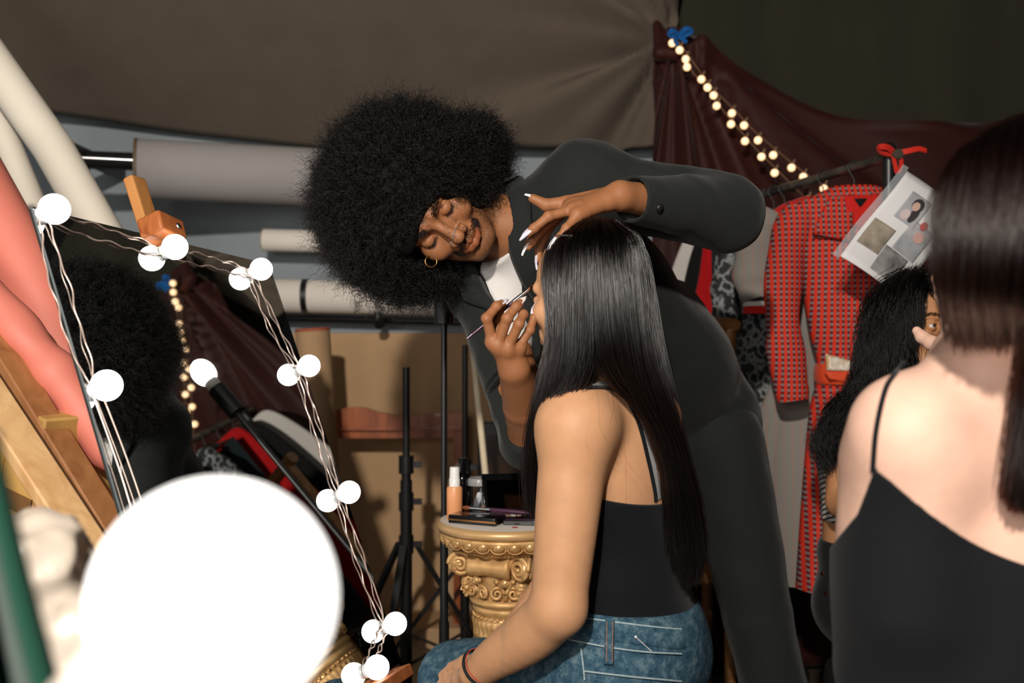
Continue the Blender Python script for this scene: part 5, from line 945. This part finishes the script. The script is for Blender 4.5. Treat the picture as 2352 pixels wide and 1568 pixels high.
hairB = lock_hair(ROOT_B, 'hair', [GL, GR], [([0, .12, .35, .45, .6, 1], [.02, .14, .16, .12, .03, .012]), ([0, .12, .35, .45, .6, 1], [.02, .14, .16, .1, .05, .02])], HAIR_CORE, BLACK_HAIR, N=15000, K=30, rad=.0004, jit=.0034, lift=.008)
r_ = np.random.default_rng(9); st = []   # loose strands over the shoulder
for k in range(5):
    a = (1350 + r_.uniform(-30, 60), 860 + r_.uniform(-20, 20)); st.append(spline([hit(B, *q) + np.array([0, -.004, 0]) for q in (a, (a[0] + 10, a[1] + 80), (a[0] + 25 + r_.normal() * 12, a[1] + 160), (a[0] + 60 + r_.normal() * 25, a[1] + 240 + r_.normal() * 40))], 16))
strands('loose_strand', np.array(st), .00006, BROWN_HAIR, hairB)
MB().tube(PP((1270, 543, 1.6), (1290, 540, 1.585), (1316, 541, 1.575)), [.001, .0016, .0012], 8).build('hair_clip', METAL, hairB)
# camisole and jeans
TK = SDF(); torso_B(TK, .008); q1, q2, q3 = hit(B, 1392, 1150), hit(B, 1505, 1125), hit(B, 1300, 1000); topn = np.array([0, 0, 1.])
TK.cut(np.array([0, 0, q1[2]]), nrm((-.08, -.35, 1))) if False else TK.other(lambda p: p[:, 2] - (q2[2] + .0 + .28 * np.clip((p - chest) @ ft, -.1, .12) + .0), .004)
TK.cap(sBL + (eB - sBL) * -.05, eB, .058, .05, .01, '-'); TK.other(lambda p: P(1440, 1470, 1.7)[2] - p[:, 2], .004)
TK.post = lambda p: -.0045 * (.35 + wob(p * np.array([.6, .6, 2.4]), 24, 31)) * np.clip((P(0, 1200, 1.7)[2] - p[:, 2]) * 9, 0.15, 1)
tv, tf = TK.mesh(*around([chest, waist, hip], .2), .0035); cami = mk('camisole', tv, tf, BLACK_KNIT, ROOT_B)
BS = SDF(); torso_B(BS, 0); BS.cap(nB - up * .01, sBL + up * .012, .04, .04, .04)
strip(B, [(1344, 893), (1390, 893), (1432, 912), (1466, 975), (1488, 1060), (1502, 1128), (1504, 1152)], .0075, .003, .0025, 'shoulder_strap', BLACK_KNIT, cami)
GREY = cloth('grey_strap', (150, 150, 150), var=.05); strip(B, [(1362, 886), (1400, 882), (1436, 896), (1474, 960), (1496, 1050), (1510, 1120), (1512, 1148)], .012, .002, .0015, 'bra_strap', GREY, cami, label='grey strap under the black one')
def denim(name):
    m, n, l, b = new_mat(name); v = coord(n, l); a = ramp(n, l, noise(n, l, v, 60, 6, .75), [(.32, lin((26, 54, 72))), (.5, lin((58, 90, 108))), (.75, lin((122, 142, 150)))])
    wv = n.new('ShaderNodeTexWave'); wv.inputs['Scale'].default_value = 420; wv.inputs['Distortion'].default_value = 3; l.new(v, wv.inputs['Vector']); l.new(mix_rgb(n, l, .22, a, wv.outputs['Color'], 'OVERLAY'), b.inputs['Base Color'])
    b.inputs['Roughness'].default_value = .85; b.inputs['Specular IOR Level'].default_value = .2; bp = n.new('ShaderNodeBump'); bp.inputs['Strength'].default_value = .3; bp.inputs['Distance'].default_value = .001
    l.new(wv.outputs['Fac'], bp.inputs['Height']); l.new(bp.outputs[0], b.inputs['Normal']); return m
DENIM = denim('washed_denim'); SEAM = M('seam_thread', (150, 170, 175), rough=.8, var=.2, scale=300); COPPER = M('copper_thread', (150, 96, 58), rough=.7, var=.1)
JE = SDF(); JE.ell(hip, (.166, .13, .145), RTB, .05); JE.ell(waist - up * .055, (.13, .1, .1), RTB, .05)
for kx, hpx in ((P(1045, 1562, 1.92), hip + lt * .085 - up * .02), (P(1120, 1560, 2.15), hip - lt * .085 - up * .02)):
    an = np.array([kx[0] - .02, kx[1] - .05, .1]); JE.chain([hpx, kx + np.array([0, 0, .0]), an], [.096, .072, .06], .05)
zw = P(1450, 1425, 1.64)[2]; JE.other(lambda p: p[:, 2] - (zw - .06 * ((p - hip) @ -lt)), .003); JE.cut((0, 0, .05), (0, 0, -1)); JE.post = lambda p: .0022 * wob(p, 40, 33)
jv, jf = JE.mesh((-.4, 1.4, 0), (.5, 2.4, .75), .0055); jeans = mk('jeans', jv, jf, DENIM, ROOT_B)
strip(JE, [(1322, 1432), (1400, 1443), (1480, 1453), (1540, 1461), (1572, 1462)], .038, .004, .0025, 'waistband', DENIM, jeans)
for pts in ([(1310, 1469), (1400, 1486), (1480, 1496), (1560, 1500)], [(1330, 1418), (1400, 1427), (1480, 1437), (1560, 1445)], [(1345, 1540), (1450, 1552), (1560, 1562)], [(1338, 1488), (1342, 1520), (1346, 1560)]):
    strip(JE, pts, .003, .0025, .005, 'seam', SEAM, jeans, n=30)
strip(JE, [(1402, 1424), (1400, 1470), (1398, 1524)], .0155, .004, .007, 'belt_loop', DENIM, jeans, n=24)
strip(JE, [(1396, 1428), (1394, 1520)], .0014, .002, .0095, 'seam', COPPER, jeans, n=12); strip(JE, [(1408, 1428), (1406, 1520)], .0014, .002, .0095, 'seam', COPPER, jeans, n=12)
pa, pb = hit(JE, 1459, 1459) + np.array([0, -.008, 0]), hit(JE, 1495, 1492) + np.array([0, -.008, 0]); mb = MB().tube([pa, pb], .0006, 6); mb.ball(pa, .0025, 10); mb.build('pin', M('pearl_white', (230, 228, 224), rough=.3, var=.02), jeans)
# band on the wrist, trainers, stool
wdir = nrm(wB - eB); wc = P(1090, 1540, 1.678) - wdir * .012; t, s1, s2 = frame_of(wdir)
MB().tube([wc + .0305 * (math.cos(a) * s1 + math.sin(a) * s2) for a in np.linspace(0, 6.2832, 40)], .0026, 8).build('hair_tie', M('black_elastic', (14, 14, 15), rough=.8), bodyB)
MB().tube([wc + wdir * -.008 + .0305 * (math.cos(a) * s1 + math.sin(a) * s2) for a in np.linspace(0, 6.2832, 40)], .0009, 6).build('bracelet', M('red_cord', (190, 70, 50), rough=.6), bodyB)
stl = thing('stool', hip * np.array([1, 1, 0]), 'dark round stool under the seated person in blue jeans', 'stool'); sz = hip[2] - .15
MB().lathe([(.0, 0), (.16, 0), (.175, -.015), (.175, -.045), (.16, -.05), (0, -.05)], np.array([hip[0], hip[1], sz]), 32).build('seat', M('dark_vinyl', (30, 28, 27), rough=.5), stl)
for k in range(4):
    a = math.pi / 4 + k * math.pi / 2; d = np.array([math.cos(a), math.sin(a), 0]); MB().tube([hip * [1, 1, 0] + d * .12 + up * (sz - .045), hip * [1, 1, 0] + d * .2], .012, 10).build('leg', METAL, stl)
# ================================================================ the near person seen from behind
ROOT_C = thing('person', np.array([.6, 1.2, 0]), 'near person seen from behind with long dark brown hair and a black camisole', 'person')
rC = nrm((.97, -.22, 0)); fC = nrm((.22, .97, -.12)); uC = np.cross(rC, fC); RC = np.stack([rC, fC, uC], 1); HC = Head(P(2385, 560, 1.065), RC, .97)
C = SDF(); add_head(C, HC)
nC = np.array([.575, 1.14, 1.075]); sCL = np.array([.445, 1.12, 1.0]); sCR = np.array([.79, 1.2, 1.0]); ch3 = np.array([.592, 1.19, .85]); wa3 = np.array([.60, 1.2, .55]); hi3 = np.array([.6, 1.22, .30])
C.cap(HC.w(0, -.03, -.05), nC, .05, .058, .02); C.cap(nC, sCL, .05, .05, .05); C.cap(nC, sCR, .05, .05, .05); C.ell(sCL, .052, None, .04)
def torso_C(S, g): S.ell(ch3, (.185 + g, .115 + g, .25 + g), None, .06); S.ell(wa3, (.19 + g, .12 + g, .3 + g), None, .06); S.ell(hi3, (.2 + g, .15 + g, .18 + g), None, .06); S.cap(ch3 + [-.135, -.062, .10], ch3 + [-.14, -.05, -.05], .056 + g, .056 + g, .04); [S.cap(ch3 + [q * .13, 0, .1], ch3 + [q * .135, 0, -.14], .06 + g, .06 + g, .05) for q in (-1, 1)]; S.cap(sCL + [.03, .02, -.03], sCR + [-.03, .0, -.03], .05 + g, .05 + g, .06)
torso_C(C, 0); eC = P(2014, 1185, 1.34); hC = P(2185, 800, 1.62)
C.chain([sCL, sCL * .6 + eC * .4, eC], [.05, .048, .042], .03); C.chain([eC, eC * .5 + hC * .5, hC], [.042, .038, .028], .02)
mC = dict(index=PP((2176, 730, 1.68), (2158, 680, 1.71), (2150, 640, 1.73), (2150, 612, 1.74)), middle=PP((2196, 728, 1.69), (2182, 670, 1.72), (2174, 630, 1.74), (2172, 605, 1.75)), ring=PP((2214, 735, 1.7), (2206, 680, 1.73), (2200, 640, 1.75), (2198, 620, 1.76)), pinky=PP((2230, 745, 1.71), (2228, 700, 1.74), (2224, 670, 1.76), (2222, 655, 1.77)))
palm(C, hC, mC, None)
for nm in mC: add_finger(C, mC[nm], .0088, .0065)
thC = PP((2172, 800, 1.66), (2140, 788, 1.69), (2118, 774, 1.71), (2106, 760, 1.72)); C.chain(thC, [.015, .0125, .011, .008], .008)
eR3 = sCR + np.array([.1, .1, -.3]); C.chain([sCR, eR3, eR3 + np.array([-.05, .24, .05])], [.056, .043, .03], .03)
for sg in (-1, 1): k = np.array([.6 + sg * .1, 1.6, .42]); C.chain([hi3 + [sg * .09, 0, .05], k, k * [1, 1, 0] + [0, .02, .08]], [.095, .06, .042], .03)
lo2, hi2 = around([x for q in mC.values() for x in q] + thC, .02)
v, f = limb_mesh(C, [(np.array([.28, .95, .78]), np.array([.86, 1.42, 1.13]), .005), (lo2, hi2, .0024)], (.15, .9, 0), (1.15, 1.95, 1.45), .011); bodyC = mk('body', v, f, skin_mat('pale_skin', (232, 188, 166)), ROOT_C); vcol(bodyC, 'tint', np.ones((len(v), 3)))
nail(bodyC, thC[-1], thC[-2], (-1, -.5, .1), M('dark_red_polish', (96, 18, 24), rough=.2, coat=.5), .016, .0062)
for nm in mC: nail(bodyC, mC[nm][-1], mC[nm][-2], (.1, 1, .2), NAT_NAIL, .013, .005)
KC = SDF(); KC.it = list(C.it); KC.post = lambda p: np.full(len(p), -.006); KC.other(lambda p: p[:, 2] - (.842 + 2.15 * (p[:, 0] - .625) ** 2 + np.clip(p[:, 1] - 1.2, 0, .2) * 1.2), .001); KC.cut((0, 0, .32), (0, 0, -1)); KC.other(lambda p: .366 + .48 * np.clip(p[:, 2] - .905, 0, 1) - .9 * np.clip(.905 - p[:, 2], 0, .3) + .55 * np.clip(p[:, 1] - 1.07, 0, .2) - p[:, 0], .001); KC.other(lambda p: p[:, 1] - 1.345, .001); v, f = KC.mesh((.3, .95, .28), (.97, 1.37, 1.06), .0035); camC = mk('camisole', v, f, cloth('black_jersey', (20, 22, 25), sheen=.05), ROOT_C)
strip(C, [(2078, 834), (2056, 862), (2034, 900), (2014, 990), (2006, 1090)], .006, .003, .002, 'shoulder_strap', BLACK_KNIT, camC)
JC = SDF(); JC.ell(hi3 + [0, 0, .0], (.205, .155, .13), None, .05)
for sg in (-1, 1): k = np.array([.6 + sg * .1, 1.6, .42]); JC.chain([hi3 + [sg * .09, 0, .05], k, k * [1, 1, 0] + [0, .02, .08]], [.11, .075, .06], .03)
v, f = JC.mesh((.25, .95, 0), (1.0, 1.8, .6), .009); mk('trousers', v, f, BLACK_KNIT, ROOT_C)
hs = thing('bench', np.array([.6, 1.2, 0]), 'low dark bench under the near person', 'bench'); MB().box((.6, 1.22, .13), (.44, .3, .05)).build('seat', M('dark_vinyl', (30, 28, 27), rough=.5), hs, bevel=.008); [MB().box((.6 + a * .19, 1.22 + b * .12, .053), (.03, .03, .106)).build('leg', BLACKM, hs) for a in (-1, 1) for b in (-1, 1)]
g = [[(2310, 322, 1.06), (2215, 362, 1.04), (2163, 450, 1.02), (2152, 555, 1.015), (2162, 645, 1.02), (2180, 715, 1.05), (2198, 785, 1.075)], [(2318, 300, 1.02), (2250, 350, .97), (2216, 450, .945), (2200, 570, .94), (2200, 670, .965), (2208, 735, 1.03), (2218, 790, 1.065)],
     [(2340, 284, .98), (2305, 350, .93), (2284, 460, .905), (2272, 580, .9), (2270, 680, .93), (2272, 745, 1.02), (2278, 795, 1.062)], [(2380, 272, .965), (2376, 350, .91), (2372, 470, .885), (2366, 590, .885), (2356, 690, .92), (2350, 750, 1.02), (2346, 800, 1.062)],
     [(2430, 275, .975), (2452, 350, .92), (2464, 470, .9), (2464, 600, .9), (2450, 690, .93), (2440, 750, 1.02), (2436, 805, 1.062)], [(2480, 290, 1.0), (2550, 370, .99), (2590, 490, .99), (2600, 610, .99), (2590, 690, 1.0), (2570, 750, 1.02), (2560, 800, 1.06)]]
gl2 = [[(2392, 690, .955), (2366, 780, 1.0), (2346, 880, 1.03), (2334, 980, 1.04), (2326, 1080, 1.045), (2322, 1150, 1.05)], [(2410, 690, .94), (2388, 790, .99), (2372, 890, 1.02), (2360, 990, 1.03), (2350, 1090, 1.035), (2338, 1165, 1.045)], [(2440, 690, .95), (2420, 790, 1.0), (2404, 890, 1.03), (2390, 990, 1.04), (2376, 1090, 1.045), (2356, 1170, 1.05)]]
lock_hair(ROOT_C, 'hair', [g, gl2], [([0, .12, .5, .75, 1], [.02, .16, .17, .1, .02]), ([0, 1], [.015, .008])], BROWN_CORE, BROWN_HAIR, N=9000, K=24, rad=.0005, jit=.003, lift=.006, seed=12)
# ================================================================ the curly-haired person behind
ROOT_D = thing('person', P(1990, 1400, 2.270) * [1, 1, 0], 'person with long black curls in a striped top and black jeans, half hidden by the rack side', 'person'); ROOT_D['label'] = 'curly-haired person in black jeans facing the viewer, half hidden by the near person'
fD = nrm((.42, -.9, .02)); rD = nrm((-.9, -.42, 0)); uD = np.cross(rD, fD); RD = np.stack([rD, fD, uD], 1); EY = P(2143, 748, 2.080); HD = Head(EY - RD @ np.array([.032, .081, -.001]) * .9, RD, .9)
D = SDF(); add_head(D, HD); nD = P(2085, 925, 2.210); chD = P(2012, 1070, 2.250); waD = P(1992, 1230, 2.280); hiD = P(2052, 1390, 2.280); sD = P(1952, 968, 2.200); sD2 = P(2190, 970, 2.250); eD = P(1940, 1150, 2.130)
for q in (-1, 1): D.ell(HD.w(q * .032, .0735, -.001), .0129, None, .003); D.ell(HD.w(q * .0325, .0865, -.001), np.array([.0125, .009, .0046]), RD, .0008, '-');
D.cap(HD.w(0, -.03, -.05), nD, .048, .055, .02); D.cap(sD, sD2, .048, .048, .05); D.ell(chD, (.125, .09, .15), None, .05); D.ell(waD, (.1, .085, .15), None, .05); D.ell(hiD, (.135, .12, .12), None, .05)
D.chain([sD, eD, P(2060, 1200, 1.930)], [.048, .04, .03], .03); D.chain([sD2, P(2240, 1150, 2.150), P(2120, 1230, 1.950)], [.048, .04, .03], .03)
for sg in (-.09, .09): k = hiD + np.array([sg + .22, -.36, .02]); D.chain([hiD + [sg, 0, 0], k, k * [1, 1, 0] + [0, .05, .08]], [.08, .055, .04], .03); D.cap(k * [1, 1, 0] + [0, .05, .04], k * [1, 1, 0] + [0, -.09, .03], .034, .028, .02)
v, f = limb_mesh(D, [(HD.C - .13, HD.C + .13, .0018)], (.4, 1.5, -.02), (1.3, 2.4, 1.4), .009); bodyD = mk('body', v, f, skin_mat('olive_skin', (190, 134, 92)), ROOT_D); L_ = HD.loc(v); vcol(bodyD, 'tint', lips_tint(L_))
def eye_mat():
    m, n, l, b = new_mat('eye'); v = coord(n, l); ln = n.new('ShaderNodeVectorMath'); ln.operation = 'DISTANCE'; l.new(v, ln.inputs[0]); ln.inputs[1].default_value = (0, 0, .0115); l.new(ramp(n, l, ln.outputs['Value'], [(.0, (.005, .005, .005)), (.0028, (.005, .005, .005)), (.003, lin((70, 42, 26))), (.0055, lin((50, 30, 20))), (.0058, lin((214, 206, 200)))]), b.inputs['Base Color']); b.inputs['Roughness'].default_value = .1; b.inputs['Coat Weight'].default_value = .6; return m
EYEM = eye_mat()
for q in (-1, 1):
    ec = HD.w(q * .032, .0735, -.001); o = MB().ball((0, 0, 0), .0116, 24).build('eye', EYEM, bodyD, origin=(0, 0, 0)); o.location = Vector(ec - wloc(bodyD)); o.rotation_euler = Vector(HD.R @ nrm((-.08, .98, .12))).to_track_quat('Z', 'Y').to_euler()
    MB().tube([HD.w(q * (.0325 + .0118 * math.sin(a)), .0835 - .006 * (1 - math.cos(a)), -.001 + .0050 * math.cos(a)) for a in np.linspace(-1.45, 1.45, 13)], .0009, 8).build('lash_line', M('lash_line', (20, 14, 12), rough=.6), bodyD)
fi = np.flatnonzero((np.abs(L_[:, 0]) < .07) & (L_[:, 1] > .04) & (np.abs(L_[:, 2] - .02) < .02)); fv = v[fi]; fn = np.stack([(D(fv + .002 * e, HD.C, .2) - D(fv - .002 * e, HD.C, .2)) for e in np.eye(3)], 1); fn /= np.linalg.norm(fn, axis=1, keepdims=True) + 1e-9; x, y, z = L_[fi].T
for q in (-1, 1): whiskers(fv, fn, (np.abs(x) > .012) & (np.abs(x) < .054) & (np.abs(z - .0225 - .003 * np.sin((np.abs(x) - .012) / .042 * 2.6)) < .0035) & (x * q > 0), 350, .007, .0003, q * RD[:, 0], CURL_HAIR, 'eyebrow', bodyD, jit=.2)
TD = SDF(); TD.ell(chD, (.13, .096, .155), None, .05); TD.ell(waD, (.104, .089, .15), None, .05); zc_ = P(0, 1208, 2.200)[2]; TD.other(lambda p: zc_ - p[:, 2], .003); TD.other(lambda p: p[:, 2] - P(0, 985, 2.200)[2], .003); v, f = TD.mesh(chD - .25, chD + .25, .006)
m, n, l, b = new_mat('striped_knit'); vv = coord(n, l, (60, 60, 60), (18, 0, 0)); wv = n.new('ShaderNodeTexWave'); wv.bands_direction = 'Z'; wv.inputs['Scale'].default_value = .5; l.new(vv, wv.inputs['Vector']); l.new(ramp(n, l, wv.outputs['Fac'], [(.25, lin((40, 38, 40))), (.4, lin((214, 208, 200)))]), b.inputs['Base Color']); b.inputs['Roughness'].default_value = .85; mk('striped_top', v, f, m, ROOT_D)
JD = SDF(); JD.ell(hiD, (.145, .13, .135), None, .05); JD.ell(waD - [0, 0, .04], (.112, .1, .1), None, .05); JD.other(lambda p: p[:, 2] - P(0, 1256, 2.200)[2], .003)
for sg in (-.09, .09): k = hiD + np.array([sg + .22, -.36, .02]); JD.chain([hiD + [sg, 0, 0], k, k * [1, 1, 0] + [0, .05, .1]], [.095, .07, .055], .04)
v, f = JD.mesh((.4, 1.5, 0), (1.3, 2.4, .75), .008); jd = mk('jeans', v, f, cloth('black_denim', (22, 22, 23)), ROOT_D)
for q in ((1890, 1316), (1897, 1362)): p_ = hit(JD, *q); MB().lathe([(.0005, .003), (.004, .003), (.0045, 0)], p_, 12, grad(JD, p_)).build('rivet', M('copper', (196, 120, 80), rough=.3, metal=1), jd)
sd_ = thing('stool', hiD * [1, 1, 0], 'dark stool under the curly-haired person', 'stool'); MB().lathe([(.0, hiD[2] - .15), (.15, hiD[2] - .15), (.155, hiD[2] - .18), (0, hiD[2] - .19)], hiD * [1, 1, 0], 28).build('seat', M('dark_vinyl', (30, 28, 27), rough=.5), sd_)
for k in range(4): a = .4 + k * math.pi / 2; d = np.array([math.cos(a), math.sin(a), 0]); MB().tube([hiD * [1, 1, 0] + d * .1 + [0, 0, hiD[2] - .18], hiD * [1, 1, 0] + d * .17], .011, 10).build('leg', BLACKM, sd_)
g = [[(2076, 634, 2.190), (2008, 676, 2.170), (1982, 752, 2.150), (1976, 830, 2.150), (1956, 895, 2.140), (1908, 948, 2.130), (1884, 1010, 2.130), (1888, 1075, 2.135)], [(2094, 632, 2.140), (2050, 688, 2.105), (2024, 768, 2.090), (2006, 850, 2.090), (1978, 912, 2.105), (1936, 958, 2.115), (1906, 1020, 2.115), (1904, 1080, 2.120)],
     [(2108, 631, 2.110), (2080, 686, 2.075), (2062, 770, 2.062), (2045, 850, 2.065), (2014, 912, 2.080), (1962, 950, 2.100), (1924, 990, 2.110), (1918, 1040, 2.115)], [(2124, 632, 2.100), (2112, 680, 2.065), (2098, 770, 2.050), (2088, 850, 2.055), (2068, 915, 2.065), (2030, 960, 2.085), (1990, 990, 2.100), (1970, 1010, 2.110)]]
g2 = [[(2120, 632, 2.100), (2150, 655, 2.080), (2185, 690, 2.080), (2215, 770, 2.090), (2225, 880, 2.100), (2225, 980, 2.110)], [(2125, 640, 2.120), (2180, 650, 2.120), (2230, 700, 2.130), (2255, 790, 2.140), (2262, 890, 2.150), (2260, 990, 2.150)], [(2130, 640, 2.150), (2190, 655, 2.170), (2240, 710, 2.190), (2270, 800, 2.200), (2280, 900, 2.200), (2275, 980, 2.200)]]
lock_hair(ROOT_D, 'hair', [g, g2], [([0, .1, .4, .6, .8, 1], [.02, .13, .16, .08, .025, .01]), ([0, .1, .5, 1], [.02, .1, .1, .03])], HAIR_CORE, CURL_HAIR, N=7000, K=44, rad=.0005, jit=.006, lift=.012, seed=21, wave=.0062)
